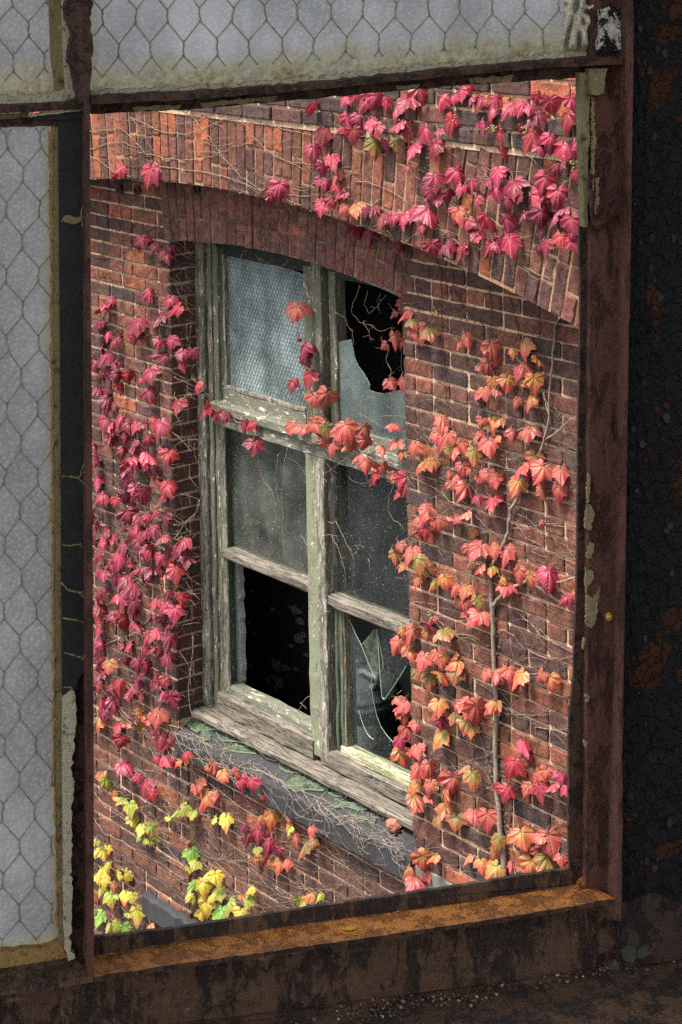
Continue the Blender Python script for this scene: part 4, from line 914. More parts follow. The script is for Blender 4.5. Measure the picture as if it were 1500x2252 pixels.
tag(mb.build('shelf_grit', [BRICK]), 'loose grit and pale crumbs heaped along the back of the bottom shelf', 'grit', kind='stuff')
def chip(pts, w, label, mat, off=None, thick=.0014):
    mb = MB(); P = [Fp(x, y, w + rnd.uniform(-.001, .002)) for x, y in jag(pts + [pts[0]], 1.4, 7, len(pts) + int(pts[0][0]))[:-1]]
    mb.prism(P, [p - FN * thick for p in P]); o = mb.build('paint_flake', [mat]); tag(o, label, 'paint flake', 'fallen paint flakes on the shelf'); return o
FLAKE = m_rust('grey_green_paint_flake', (.035, .034, .026), (.065, .062, .047), (.13, .11, .08), .62, 110, .8)
FLAKED = m_rust('dark_paint_flake', (.035, .027, .024), (.055, .042, .036), (.1, .08, .06), .64, 70, .7)
chip([(1366, 2090), (1382, 2079), (1398, 2084), (1400, 2104), (1390, 2120), (1370, 2110)], .012, 'large grey green paint flake leaning on the rusty panel', FLAKE)
chip([(1401, 2086), (1428, 2078), (1432, 2096), (1412, 2108), (1400, 2108)], .010, 'second grey green paint flake right of the largest one', FLAKE)
chip([(1340, 2118), (1352, 2110), (1365, 2118), (1358, 2132), (1342, 2132)], .014, 'small grey paint flake left of the two leaning flakes', FLAKE)
chip([(1346, 2150), (1378, 2152), (1396, 2180), (1384, 2190), (1366, 2172)], .022, 'dark brown paint flake lying in front of the grit heap', FLAKED)
chip([(1256, 2156), (1266, 2150), (1270, 2166), (1260, 2170)], .014, 'small blue grey paint flake at the left end of the right grit heap', FLAKED)
# column
mb = MB(); nx, ny = 60, 150
def colw(x, y): return .0045
cx0 = lambda y: np.interp(y, [-900, 100, 540, 1000, 1500, 1990], [1388, 1390, 1385, 1378, 1370, 1364])
vs = [Fp(cx0(y) + (2400 - cx0(y)) * (i / nx) ** 1.6, y, .006 + rnd.gauss(0, .0006)) for y in np.linspace(-900, 2010, ny + 1) for i in range(nx + 1)]
mb.add(vs, [(j * (nx + 1) + i, j * (nx + 1) + i + 1, (j + 1) * (nx + 1) + i + 1, (j + 1) * (nx + 1) + i) for j in range(ny) for i in range(nx)])
COLM = empty('steel_column', Fp(1450, 1000, 0)); tag(COLM, 'black peeling painted steel column at the right of the window', 'column')
cinv = Matrix.Translation(-COLM.location)
o = mb.build('flange', [PEEL], None, True); o.parent = COLM; o.matrix_parent_inverse = cinv
fpr('gap_cover', [(1312, -900), (1480, -900), (1480, 2600), (1312, 2600)], -.004, -.011, RUST_DARK)  # added plate, keeps sky from showing through the gap beside the jamb
q = [(1376, -900), (2400, -900), (2400, 3400), (1376, 3400)]; mb.prism([Fp(x, y, -.012) for x, y in q], [Fp(x, y, -.12) for x, y in q]); o = mb.build('web', [PEEL]); o.parent = COLM; o.matrix_parent_inverse = cinv
# curling flakes of paint standing off the column
mb = MB()
for k in range(45):
    px, py = rnd.uniform(1384, 1498), rnd.uniform(0, 1930); s = rnd.uniform(3, 10); a0 = rnd.uniform(0, 6.28); n = rnd.randint(6, 9)
    pts = [(px + s * rnd.uniform(.5, 1.1) * math.cos(a0 + 6.28 * i / n), py + s * rnd.uniform(.7, 1.5) * math.sin(a0 + 6.28 * i / n)) for i in range(n)]
    if min(p[0] for p in pts) < cx0(py) + 2: continue
    g = rnd.uniform(0, 6.28); P = [Fp(x, y, .0075 + .0016 * ((x - px) * math.cos(g) + (y - py) * math.sin(g)) / s) for x, y in pts]
    mb.prism(P, [p - FN * .0005 for p in P])
o = mb.build('paint_flakes', [m_plain('black_paint_flake', (.015, .015, .015), .8, .5, 120)]); o.parent = COLM; o.matrix_parent_inverse = cinv
mb = MB(); vs = []
q = [(1366, 1985), (1440, 1966), (1500, 1990), (1560, 2010), (1560, 2100), (1366, 2130)]
P = [Fp(x, y, .009) for x, y in jag(q + [q[0]], 2.0, 12, 72)[:-1]]; mb.prism(P, [p - FN * .012 for p in P]); o = mb.build('column_foot', [m_scale('dark_foot_rust', (.02, .013, .011), (.058, .031, .02), (.25, .11, .03), 40, (1, 1, .6), .4)]); o.parent = COLM; o.matrix_parent_inverse = cinv
# the room round the camera
def room(name, a, b, c, d, label=None):
    mb = MB(); mb.add([a, b, c, d], [(0, 1, 2, 3)]); return tag(mb.build(name, CONCRETE), None, None, None, 'structure')
O = np.array([FO[0], FO[1], 0]); up = np.array([0, 0, 1.0])
def rp(a, b, z): return O + FH * a + FN * b + up * z
room('floor', rp(-4, -.1, -1.7), rp(4, -.1, -1.7), rp(4, 5, -1.7), rp(-4, 5, -1.7))
room('ceiling', rp(-4, -.1, 2.6), rp(4, -.1, 2.6), rp(4, 3, 2.6), rp(-4, 3, 2.6))

# ------------------------------------------------------------------ ivy: every leaf set where the photograph has one
TILES = [
(0, 0, 2.0, "518 745 65m,652 765 95m,1365 470 70m,1420 585 80r,1490 570 50m,1375 665 75m,1415 740 50m,1460 705 70m,1430 810 60m,1480 775 60p,1225 830 90m,1190 870 50r,1165 830 20r,1410 915 60m,1380 948 36m,1460 885 50m,1490 850 60m,1490 925 40m,500 775 30r"),
(750, 0, 2.0, "15 435 50m,60 430 40m,100 450 65m,145 440 70m,195 455 60m,285 445 95m,230 490 70m,350 405 70m,435 445 75m,490 430 50m,525 410 65m,575 390 50m,605 445 80m,565 435 50m,655 490 75m,680 445 60m,735 480 70m,790 465 65m,830 475 50m,865 430 50m,870 520 80c,920 460 80m,985 520 90r,1020 450 70m,1030 410 50p,25 525 60m,75 515 55m,50 590 80r,125 545 70m,155 570 65r,245 545 75m,295 570 75r,150 645 80k,195 640 50m,240 635 60k,310 655 80m,280 735 34r,370 580 80m,405 650 85r,430 580 40m,485 540 75r,625 560 65m,690 610 120r,795 570 50m,830 605 100r,920 620 80m,880 650 60m,975 655 80m,1020 650 80m,965 725 45c,1025 770 50m,410 790 80c,375 820 60c,400 850 70c,470 865 60c,430 880 50c,515 770 90m,570 810 60m,525 835 50m,590 885 60m,685 765 80m,655 795 50c,755 815 100c,680 840 70m,770 870 60c,725 890 60c,890 800 90m,840 885 95m,950 860 100m,880 950 80c,935 945 100m,1010 980 80m,800 945 50c,10 850 50m,65 915 75o,15 915 50p,140 915 55c,105 930 40c,180 960 60c,75 1010 60m,130 1020 75c,270 960 75m,320 930 65m,385 940 85m,355 995 45m,240 1080 60c,270 1085 40c,520 945 70p,550 980 60m,500 925 40m,655 960 90m,725 985 100m,600 1020 60m,595 1045 40m,740 1070 90m,650 1090 60m,690 1085 55m,400 1090 70m,470 1085 70c,525 1100 70m,970 1050 75r,1010 1040 40r,900 1085 70c,875 1035 30c,1020 1070 60m"),
(180, 500, 2.885, "380 80 80c,460 125 70c,500 155 60c,540 175 85c,140 485 110m,90 610 85c,430 425 75m,390 450 50c,480 575 85c,555 460 80m,590 520 90r,350 610 100c,330 690 75c,295 630 30r,165 680 70m,200 720 80c,120 755 70c,485 730 70m,560 725 80m,500 805 95c,640 800 75c,700 795 65c,640 885 50r,145 820 85m,215 880 65c,70 880 50c,160 930 70c,225 945 70c,290 945 75r,430 925 95m,375 965 40r,245 1015 65r,115 1040 80c,425 1055 95c,165 1110 85c,605 1125 100r,725 1005 65r,750 1045 55c,780 1160 80r,870 1190 60r,910 1195 75c,1025 1255 75r,1070 1250 65r,1090 1385 95c,1360 520 120p,1405 770 95c,1375 715 30r,1420 840 80c,1435 955 105r,1330 990 75r,1465 1090 80p,240 1220 110m,165 1270 100m,300 1265 70c,335 1265 75m,400 1255 60c,485 1260 95m,190 1345 70c,275 1340 65c,330 1370 60c,420 1345 70c,80 1400 60c,75 1475 60c,260 1420 65c,370 1405 50c,340 1460 85m,435 1450 100m,505 1395 50c,550 1450 90r,1320 1260 70p,1385 1265 105p,1470 1240 75p,55 960 40c,60 820 36c"),
(680, 560, 2.5, "460 325 50p,520 325 95p,575 370 70k,600 425 90p,665 425 80k,470 465 80p,410 500 45p,450 705 65p,515 700 75p,705 320 35k,820 495 45p,865 465 75p,970 510 60p,1005 520 95p,1170 510 90o,1120 540 50o,1275 590 105o,1170 620 90p,990 620 105p,935 625 40p,1005 705 70o,1085 700 85o,960 755 75p,1040 745 60p,1155 710 60o,1235 705 95o,1135 810 55p,1210 800 85o,730 915 90p,690 990 60p,745 1010 100p,945 920 60p,1005 930 85o,915 995 55p,985 1040 100p,1030 1010 40o,840 1050 80p,790 1090 70p,765 1075 50k,905 1100 80g,1120 985 60p,1205 970 90p,600 1160 70o,655 1150 75o,570 1060 80p,505 1090 50o,840 1175 70p,865 1190 40p,85 790 110p,15 790 50p,30 930 80p,85 975 90k,110 1050 90p,75 1040 50p,210 960 100p,310 965 75p,225 1040 70o,300 1035 75p,460 940 55p,470 1030 75p,405 1065 65p,260 1110 65p,305 1150 70p,350 1155 70p,410 1170 60p,360 1215 60r,455 1220 50p,1235 1125 90o,1155 1170 100p,1275 1190 110p,1385 1200 90p,790 1230 60p,1020 1230 100p,960 1215 60p"),
(180, 1000, 2.885, "75 50 60c,265 75 70m,350 55 95m,310 90 40c,265 145 105c,450 110 100c,405 40 50c,95 170 80m,550 200 100r,500 190 50c,115 270 85m,335 225 80m,390 260 100m,205 295 65m,270 275 90c,500 275 70c,290 380 95c,370 400 70c,415 405 55m,455 375 60m,520 395 85c,75 395 60c,80 455 65c,140 495 65c,300 500 75c,260 470 40c,360 480 80m,395 500 75c,455 480 70c,500 530 80c,135 560 65m,195 530 60m,245 580 70c,360 560 85c,435 605 85r,640 555 85m,595 610 85c,665 665 80c,90 640 75c,75 560 50c,165 680 60c,225 665 90m,285 685 75c,130 760 75m,205 780 75c,195 720 40r,355 720 80c,320 700 40c,435 725 85c,490 660 80m,500 735 55c,545 690 80r,590 745 95r,420 790 60c,270 790 85c,300 835 105c,230 830 55c,140 860 50c,95 895 80c,500 850 50m,540 890 75c,625 915 95r,240 935 110m,325 955 80c,110 965 80c,465 945 70m,515 970 65m,585 1000 95m,330 1000 75r,105 1035 95r,205 1020 75c,265 1055 90r,345 1085 80c,465 1035 50c,530 1050 80c,95 1120 70m,125 1200 80c,75 1250 60c,460 1135 80m,410 1160 70c,550 1180 95c,395 1245 60c,435 1235 50c,490 1250 65c,290 1205 80r,245 1215 60c,550 1295 95c,120 1310 65c,165 1335 85o,280 1320 60c,350 1325 80c,405 1345 75c,115 1390 70c,360 1405 60c,460 1420 90c,525 1430 65r,90 1465 70c,235 1460 90r,195 1480 60c,340 1485 60c"),
(680, 1000, 2.5, "530 155 115r,480 125 55p,930 240 60m,1005 255 95m,790 160 60p,855 185 115p,960 105 60p,1020 135 80p,1140 165 100o,1285 205 60p,1360 205 95p,640 320 85p,580 355 45p,705 370 75p,640 415 65r,655 290 40p,855 320 75p,805 350 55p,1280 375 30r,895 435 55o,500 500 60p,470 560 75o,555 535 85p,590 595 95k,520 610 60o,590 690 65o,655 640 75o,675 715 75g,745 695 80o,795 735 70p,855 740 80o,815 810 65o,860 825 70p,925 810 70g,930 885 85p,875 915 50p,925 515 110p,930 615 75p,885 600 45k,1000 625 65g,1070 545 120p,1015 530 60p,1085 720 95p,1050 690 50o,1150 655 80p,1210 680 75o,1320 665 110m,1265 680 40m,1405 790 75m,1450 755 35p,515 970 50o,560 985 100p,480 1045 75p,555 1080 75o,665 935 80m,645 985 60o,745 975 95k,620 1130 100p,710 1110 80p,800 1140 85o,745 1120 50o,600 1210 60k,665 1230 85k,730 1205 85o,805 1210 70k,965 1205 70p,1020 1205 80p,1100 1195 70p,1150 1220 105o,1265 1210 70p,1325 1245 90o,870 1375 90p,930 1385 60p,1005 1370 80o,710 1380 70o,505 1375 70p"),
(180, 1500, 2.777, "90 30 70r,345 20 60c,455 10 60c,510 8 50c,295 65 55m,345 85 75m,490 80 60m,545 115 100c,110 130 90r,195 130 80m,130 200 70c,90 255 75o,70 230 50k,345 195 70o,290 250 55p,340 280 65k,455 200 110p,425 210 50p,215 270 80r,235 360 75r,195 335 40c,470 355 95m,430 310 40c,545 365 40r,460 470 50m,520 475 80m,580 490 55o,635 450 60r,635 490 35g,270 510 90m,340 590 60m,380 630 95m,425 690 65r,120 560 50o,165 605 90g,190 685 40o,240 705 80g,290 770 80g,315 845 75g,360 895 70g,420 900 65g,350 945 45G,405 965 50g,445 965 60g,80 980 50g,130 1040 70y,80 1050 40y,115 1145 70y,150 1130 50y,135 1215 70y,80 1190 40o,210 1180 70y,265 1185 80y,190 1245 60o,110 1280 55g,175 1315 75g,215 1300 35G,260 1310 65y,310 1315 55y,330 1425 105y,290 1410 50g,110 1435 75G,75 1400 30G,165 1500 60g,205 1490 60g,255 1520 80G,405 1490 70o,820 500 90p,775 530 50o,870 560 70o,935 565 60p,970 610 85m,1030 620 85m,715 615 65p,690 650 60p,745 710 110o,825 695 65p,1105 715 35r,530 820 60g,575 800 60g,625 775 65g,670 785 70g,800 840 70g,880 845 90y,1155 830 95o,1090 840 50o,985 880 55c,1015 940 70c,1070 920 90c,1135 1000 90c,1200 1035 65c,1070 1030 50g,1100 1095 70o,1060 1070 40o,1205 1115 75o,1160 1100 50o,1255 1115 50p,1270 840 40p,1265 900 50y,1310 960 60p,1345 1015 110k,1400 940 60p,1415 980 50k,670 1050 85G,690 1110 60g,655 1130 50g,760 1165 90g,820 1195 80y,735 1250 95y,815 1280 105g,680 1240 70G,665 1310 60g,750 1370 105y,880 1360 105g,840 1425 140G,960 1415 75y,1020 1265 70y,985 1310 50o,1015 1345 75g,1385 1300 75o,1335 1335 70g,1450 1310 60g,1405 900 45p"),
(680, 1500, 2.5, "510 125 60p,520 185 85p,555 265 95p,500 330 60m,510 400 80o,590 370 80p,585 475 80p,660 475 85p,590 645 90o,575 580 60o,660 575 75p,655 640 50p,715 160 85p,720 225 60c,710 300 90y,860 140 80p,795 195 65k,920 165 125p,860 235 80k,895 260 60g,1010 120 75o,790 550 110p,740 510 60p,850 470 55o,900 525 85k,740 620 90o,735 700 85o,705 765 55g,805 760 85k,905 725 80p,975 755 100p,1185 350 105m,1110 460 105r,1030 580 50r,1080 600 80r,1195 580 65p,1245 510 70p,1300 500 70p,1265 595 90r,1330 565 85m,1390 530 60m,1425 590 70m,1440 770 30p,1115 830 60p,1170 850 105o,1260 840 90p,1325 875 135p,1030 880 80g,865 970 65o,945 1000 60o,1010 1035 110g,1110 1010 50p,1150 1025 50o,1215 1010 100o,1255 940 60p,1200 930 60g,1325 995 120g,1385 970 60p,625 985 90o,680 960 65o,530 1040 70o,600 1085 105p,575 980 30o"),
]
LEAVES = []
for ox, oy, s, txt in TILES:
    for e in txt.split(','):
        a, b, c = e.split(); LEAVES.append((ox + float(a) / s, oy + float(b) / s, float(c[:-1]) / s, 'v' if c[-1] in 'gy' and ox > 600 and oy > 0 else c[-1]))
SMALL = []
for (x, y, s, c) in list(LEAVES):                                  # smaller leaves half hidden behind the larger ones
    if s > 18 and rnd.random() < (.62 if x < 420 and y < 1600 else .38):
        a = rnd.uniform(0, 6.28); SMALL.append((x + s * .45 * math.cos(a), y + s * .45 * math.sin(a), s * rnd.uniform(.55, .85), c))

def onwall(px, py):
    """depth of the surface seen at a photograph point: outer arch, window, sill face, recess"""
    p = W(px, py, 0)
    if p[2] > BAND or (math.hypot(p[0] - OCX, p[2] - OCZ) > OR) : return 0.0
    q = W(px, py, RY)
    if XL < q[0] < XR and q[2] > SILLZ + .02:
        if q[2] < ICZ + math.sqrt(IR ** 2 - (q[0] - ICX) ** 2):
            return RY if W(px, py, .35)[0] < XL + .01 else .33
        return RY
    f = W(px, py, SFY)
    if XL < f[0] < XR and SILLB < f[2] < SFZ: return SFY
    if q[0] > PXL and q[0] < XR and q[2] < SILLB: return RY + .04
    return RY
def surf(px, py, off):
    f = W(px, py, SFY)
    if XL < f[0] < XR and f[2] >= SFZ - .004:
        t = onsill(px, py, off)
        if SFY - .01 <= t[1] < .29 and XL < t[0] < XR: return t
    return W(px, py, onwall(px, py) - off)

# leaf meshes: three pointed, toothed lobes, creased along the veins
HALF = [(0, .27), (.05, .39), (.14, .47), (.26, .48), (.36, .44), (.43, .39), (.46, .32), (.53, .275), (.545, .19), (.60, .12), (.59, .03), (.655, -.08), (.55, -.09), (.47, -.125), (.41, -.125), (.355, -.18), (.355, -.25), (.30, -.29), (.285, -.37), (.215, -.41), (.18, -.50), (.09, -.575), (0, -.71)]
def leaf_mesh(k):
    r = random.Random(100 + k); fold = [.18, .3, .42, .58, .32, .24, .46, .72][k % 8]; curl = r.uniform(.1, .45); tip = r.uniform(-.1, .55); sk = r.uniform(-.10, .10); lob = r.uniform(.8, 1.1); narrow = [1, .97, 1, .86, 1.04, 1, .92, .74][k % 8]
    hr = [(x * narrow * (lob if y < .2 else 1) * r.uniform(.94, 1.06), y * r.uniform(.96, 1.04)) for x, y in HALF]; hl = [(-x * narrow * (lob if y < .2 else 1) * r.uniform(.94, 1.06), y * r.uniform(.96, 1.04)) for x, y in HALF[1:-1]]
    out = hr + hl[::-1]; out = [(x + sk * (y - .2) ** 2, y) for x, y in out]; n = len(out); A = (0, .25); ts = [.16, .36, .56, .74, .88, 1.0]
    ph = [r.uniform(0, 6.28) for _ in range(4)]; side = r.uniform(.7, 1.3)
    def z(x, y):
        rr = math.hypot(x, y - .2); a = math.atan2(abs(x), -(y - .25))
        h = -fold * abs(x) * (side if x > 0 else 2 - side) - curl * rr ** 2 * .8 - tip * max(0, -y) ** 2
        h += .035 * math.sin(a * 9 + ph[0]) * min(1, rr * 2) + .03 * math.sin(7 * x + ph[1]) * math.sin(6 * y + ph[2]) + .05 * max(0, y - .1)
        h -= .05 * math.exp(-(x / .05) ** 2)
        d = abs(abs(x) * -.6 - (y - .25) * .8) if y < .3 else 1
        return h - .04 * math.exp(-(d / .05) ** 2)
    vs = [(A[0], A[1], z(*A))]
    for t in ts:
        for x, y in out:
            px, py = A[0] + (x - A[0]) * t, A[1] + (y - A[1]) * t; vs.append((px, py, z(px, py)))
    fs = [(0, 1 + i, 1 + (i + 1) % n) for i in range(n)]
    for q in range(len(ts) - 1):
        for i in range(n):
            j = (i + 1) % n; fs.append((1 + q * n + i, 1 + (q + 1) * n + i, 1 + (q + 1) * n + j, 1 + q * n + j))
    me = bpy.data.meshes.new('leaf'); me.from_pydata(vs, [], fs); me.polygons.foreach_set('use_smooth', [True] * len(fs)); me.materials.append(LEAF['c']); me.update(); return me
LM = [leaf_mesh(k) for k in range(24)]

VINES = [   # anchor in the photograph, label
 ((880, 260), 'pink crimson ivy spray hanging over the dark brick band above the arch'),
 ((1160, 240), 'crimson ivy spray with berries in the upper right corner of the steel opening'),
 ((705, 360), 'small ivy strand trailing down the arch bricks below the band'),
 ((780, 470), 'crimson ivy cluster at the lower edge of the outer arch above the broken pane'),
 ((935, 440), 'dark wine red ivy leaves on the arch bricks between two pink clusters'),
 ((1100, 440), 'dark crimson ivy cluster in the middle of the right arch shoulder'),
 ((1210, 520), 'bright crimson ivy falling over the right end of the arch'),
 ((1010, 560), 'crimson ivy leaves at the arch edge over the shaded bricks'),
 ((300, 380), 'two lone crimson ivy leaves at the edge of the left arch bricks'),
 ((608, 415), 'single torn pink ivy leaf hanging from the edge of the arch'),
 ((340, 545), 'dark crimson ivy leaves beside the upper left corner of the window opening'),
 ((250, 730), 'crimson ivy along the steel upright, topmost on the left wall'),
 ((350, 740), 'crimson ivy leaves beside the left brick reveal of the obscure pane'),
 ((250, 860), 'crimson ivy chain with one scarlet leaf on the left wall'),
 ((290, 970), 'dense crimson ivy beginning the thick curtain on the left wall'),
 ((310, 1090), 'thick crimson ivy curtain in the middle of the left wall'),
 ((235, 1180), 'crimson ivy close to the steel upright halfway down'),
 ((370, 1230), 'crimson ivy curling onto the left brick reveal beside the dusty pane'),
 ((270, 1290), 'heavy crimson ivy curtain left of the black broken opening'),
 ((355, 1380), 'crimson ivy strands dropping beside the lower brick reveal'),
 ((235, 1450), 'crimson ivy with one orange leaf next to the steel upright'),
 ((320, 1560), 'mixed crimson and orange ivy just left of the stone sill'),
 ((350, 1680), 'pink crimson ivy below the left end of the stone sill'),
 ((250, 1750), 'slanting chain of yellow green ivy leaves on the lower left bricks'),
 ((310, 1830), 'bright lime green ivy leaves ending the slanting chain'),
 ((230, 1920), 'yellow ivy clump in the lower left corner of the opening'),
 ((280, 2010), 'green and yellow ivy leaves just above the rusty ledge at far left'),
 ((450, 1790), 'pale yellow green ivy row under the hanging red leaf'),
 ((465, 1930), 'big yellow green ivy clump over the rusty ledge'),
 ((450, 1730), 'orange red ivy cluster in front of the bricks below the sill'),
 ((520, 1700), 'salmon and grey pink ivy leaves draped on the sill face'),
 ((560, 1840), 'dark wine ivy leaves above orange ones below the sill'),
 ((650, 1850), 'orange and green ivy leaf cluster under the middle of the sill'),
 ((680, 1970), 'orange and green ivy leaf trio touching the rusty ledge'),
 ((500, 920), 'scarlet ivy string crossing the left part of the transom'),
 ((665, 790), 'crimson ivy leaves hanging over the right side of the obscure pane'),
 ((740, 940), 'salmon ivy garland across the transom beneath the broken pane'),
 ((850, 1040), 'red ivy garland end with one scarlet leaf at the brick edge'),
 ((900, 720), 'salmon and olive ivy leaves at the brick edge beside the hole in the pane'),
 ((1080, 800), 'orange and salmon ivy cluster high on the right wall'),
 ((1000, 980), 'salmon ivy cluster on the right wall level with the transom'),
 ((1180, 1040), 'large salmon ivy leaves at the right, crossed by a bare stem'),
 ((1050, 1080), 'salmon ivy with two purple leaves on the right wall'),
 ((940, 1150), 'small salmon ivy group near the brick edge beside the dark pane'),
 ((1080, 1240), 'salmon ivy around the fork of the thick woody stem'),
 ((1200, 1280), 'pink ivy leaves on the thick branch reaching the right jamb'),
 ((940, 1270), 'slanting orange and green ivy cascade on the right wall'),
 ((940, 1430), 'orange ivy cluster at the brick edge beside the cracked pane'),
 ((1130, 1490), 'row of three orange ivy leaf pairs on the right wall'),
 ((890, 1610), 'salmon ivy string down the brick edge beside the hazard label'),
 ((1010, 1570), 'salmon and green ivy cluster left of the woody stem'),
 ((980, 1740), 'orange and salmon ivy cluster right of the sub sill end'),
 ((1140, 1660), 'three red ivy leaves right of the woody stem'),
 ((1200, 1720), 'pink ivy cluster against the right jamb low down'),
 ((1180, 1860), 'salmon, orange and green ivy in the lower right corner of the opening'),
 ((1060, 1900), 'green ivy leaves beside the foot of the woody stem'),
 ((920, 1910), 'orange ivy leaf cluster below the right end of the sill'),
]
def curve_pts(a, b, wob, off, n=None):
    """a wandering stem between two photograph points, lying on the wall"""
    L = math.hypot(b[0] - a[0], b[1] - a[1]); n = n or max(3, int(L / 7)); o1, o2 = rnd.gauss(0, wob), rnd.gauss(0, wob * .4); out = []
    nx, ny = (-(b[1] - a[1]) / (L + 1e-6), (b[0] - a[0]) / (L + 1e-6)); f = rnd.uniform(2, 5); ph = rnd.uniform(0, 6)
    for k in range(n + 1):
        t = k / n; d = o1 * math.sin(math.pi * t) + o2 * math.sin(f * math.pi * t + ph) * (t * (1 - t) * 4) + rnd.gauss(0, .5)
        out.append((a[0] + (b[0] - a[0]) * t + nx * d, a[1] + (b[1] - a[1]) * t + ny * d))
    return out
def stem_tube(mb, pxs, r, off=.006, taper=None, col=(1, 1, 1), brk=.1):
    run = []; prev = None
    for x, y in pxs:
        p = surf(x, y, off + rnd.gauss(0, .0008))
        if prev is not None and abs(p[1] - prev[1]) > brk:
            if len(run) > 1: mb.tube(run, r, 5, col, 0, taper)
            run = []
        run.append(p); prev = p
    if len(run) > 1: mb.tube(run, r, 5, col, 0, taper)

def place_leaf(root, inv, px, py, s, code, first):
    base = surf(px, py, rnd.uniform(.012, .024) if first else rnd.uniform(.03, .06)); dpt = depth(base); size = s * dpt / F * 1.17
    toc = nrm(CAM - base); nl = nrm(toc * .62 + np.array([-.25, -.5, 0]) * .5 + np.array([0, 0, .42]) + rng.normal(0, .32, 3))
    dn = np.array([0, 0, -1.0]) + rng.normal(0, .28, 3) * np.array([1, .3, .3]); y = -nrm(dn - nl * dn.dot(nl)); x = np.cross(y, nl)
    k = rnd.randrange(len(LM)); o = bpy.data.objects.new('leaf', LM[k])
    COL.objects.link(o); o.parent = root; o.matrix_parent_inverse = inv
    m = Matrix.Identity(4)
    ax_, ay_ = rnd.uniform(.84, 1.12), rnd.uniform(.86, 1.1)
    for i in range(3): m[i][0], m[i][1], m[i][2], m[i][3] = x[i] * size * ax_, y[i] * size * ay_, nl[i] * size, base[i]
    o.matrix_basis = m
    o.material_slots[0].link = 'OBJECT'; o.material_slots[0].material = LEAF[code]
    at = base + y * size * .25 - nl * size * .02
    return at
groups = {}
for L in LEAVES + [q + (1,) for q in SMALL]:
    k = min(range(len(VINES)), key=lambda i: (VINES[i][0][0] - L[0]) ** 2 + (VINES[i][0][1] - L[1]) ** 2); groups.setdefault(k, []).append(L)
TRUNK = [(1112, 1955), (1104, 1860), (1097, 1780), (1091, 1700), (1090, 1640), (1093, 1560), (1088, 1480), (1085, 1400), (1083, 1340), (1079, 1290), (1076, 1255)]
for k, ls in groups.items():
    (ax, ay), label = VINES[k]; loc = surf(ax, ay, .01); root = empty('ivy_vine', loc); inv = Matrix.Translation(-root.location)
    tag(root, label, 'ivy', 'ivy vines climbing the brick wall')
    mb = MB(); att = []
    for (px, py, s, c, *bk) in ls:
        at = place_leaf(root, inv, px, py, s, c, bool(bk)); q = toPx(at); att.append(q)
        w = (q[0] + rnd.uniform(-14, 14), q[1] - rnd.uniform(4, 20)); wp_ = surf(w[0], w[1], .006)
        if abs(wp_[1] - at[1]) < .12:
            mid = (at + wp_) / 2 + np.array([0, -.015, .004]); mb.tube([wp_, mid, at], .0011, 5)
    # the climbing stems: join neighbouring leaves
    done = [0]; todo = set(range(1, len(att)))
    while todo:
        a, b = min(((i, j) for i in done for j in todo), key=lambda t: (att[t[0]][0] - att[t[1]][0]) ** 2 + (att[t[0]][1] - att[t[1]][1]) ** 2)
        if math.hypot(att[a][0] - att[b][0], att[a][1] - att[b][1]) < 150: stem_tube(mb, curve_pts(att[a], att[b], 5, .006), rnd.uniform(.0011, .002), .006, None, (1, 1, 1), 9)
        done.append(b); todo.discard(b)
    for i in range(len(att)):                                     # loose ends
        if rnd.random() < .5:
            a = att[i]; an = rnd.uniform(0, 6.28); l = rnd.uniform(15, 60); stem_tube(mb, curve_pts(a, (a[0] + l * math.cos(an), a[1] + l * math.sin(an)), 6, .006), .0011, .006, .0005, (1, 1, 1), 9)
    if mb.v:
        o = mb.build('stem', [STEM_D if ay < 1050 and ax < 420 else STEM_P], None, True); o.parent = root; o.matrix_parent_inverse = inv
    if label.startswith('salmon ivy around the fork'):
        mb = MB()
        def thick(pts, r0, r1):
            P = []
            for a, b in zip(pts[:-1], pts[1:]): P += [(a[0] + (b[0] - a[0]) * t + rnd.gauss(0, .9), a[1] + (b[1] - a[1]) * t) for t in (0, .25, .5, .75)]
            P.append(pts[-1]); Q = [surf(x, y, .016) for x, y in P]; n = len(Q)
            mb.tube(Q, [(r0 + (r1 - r0) * i / n) * rnd.uniform(.85, 1.2) for i in range(n)], 8)
        thick(TRUNK, .0125, .0085); thick([(1080, 1296), (1074, 1262), (1068, 1240), (1062, 1205)], .006, .003)
        thick([(1083, 1342), (1090, 1325), (1108, 1303), (1130, 1290), (1148, 1284), (1166, 1273)], .008, .0055); thick([(1166, 1273), (1180, 1290), (1205, 1305), (1225, 1320), (1250, 1331), (1275, 1337)], .0055, .004)
        thick([(1225, 1281), (1240, 1278), (1256, 1272), (1272, 1268)], .004, .003)
        thick([(1076, 1255), (1098, 1215), (1112, 1190), (1120, 1150), (1124, 1120), (1140, 1090), (1152, 1068), (1158, 1045)], .0075, .006)
        thick([(1158, 1045), (1172, 1020), (1190, 990), (1200, 955), (1208, 915), (1207, 880), (1213, 820), (1218, 760), (1221, 712), (1230, 700)], .006, .0028)
        thick([(1208, 915), (1202, 890), (1195, 862), (1188, 845)], .004, .002); thick([(1199, 968), (1225, 950), (1250, 925), (1268, 915)], .0035, .002)
        o = mb.build('trunk', [STEM_T], None, True); o.parent = root; o.matrix_parent_inverse = inv

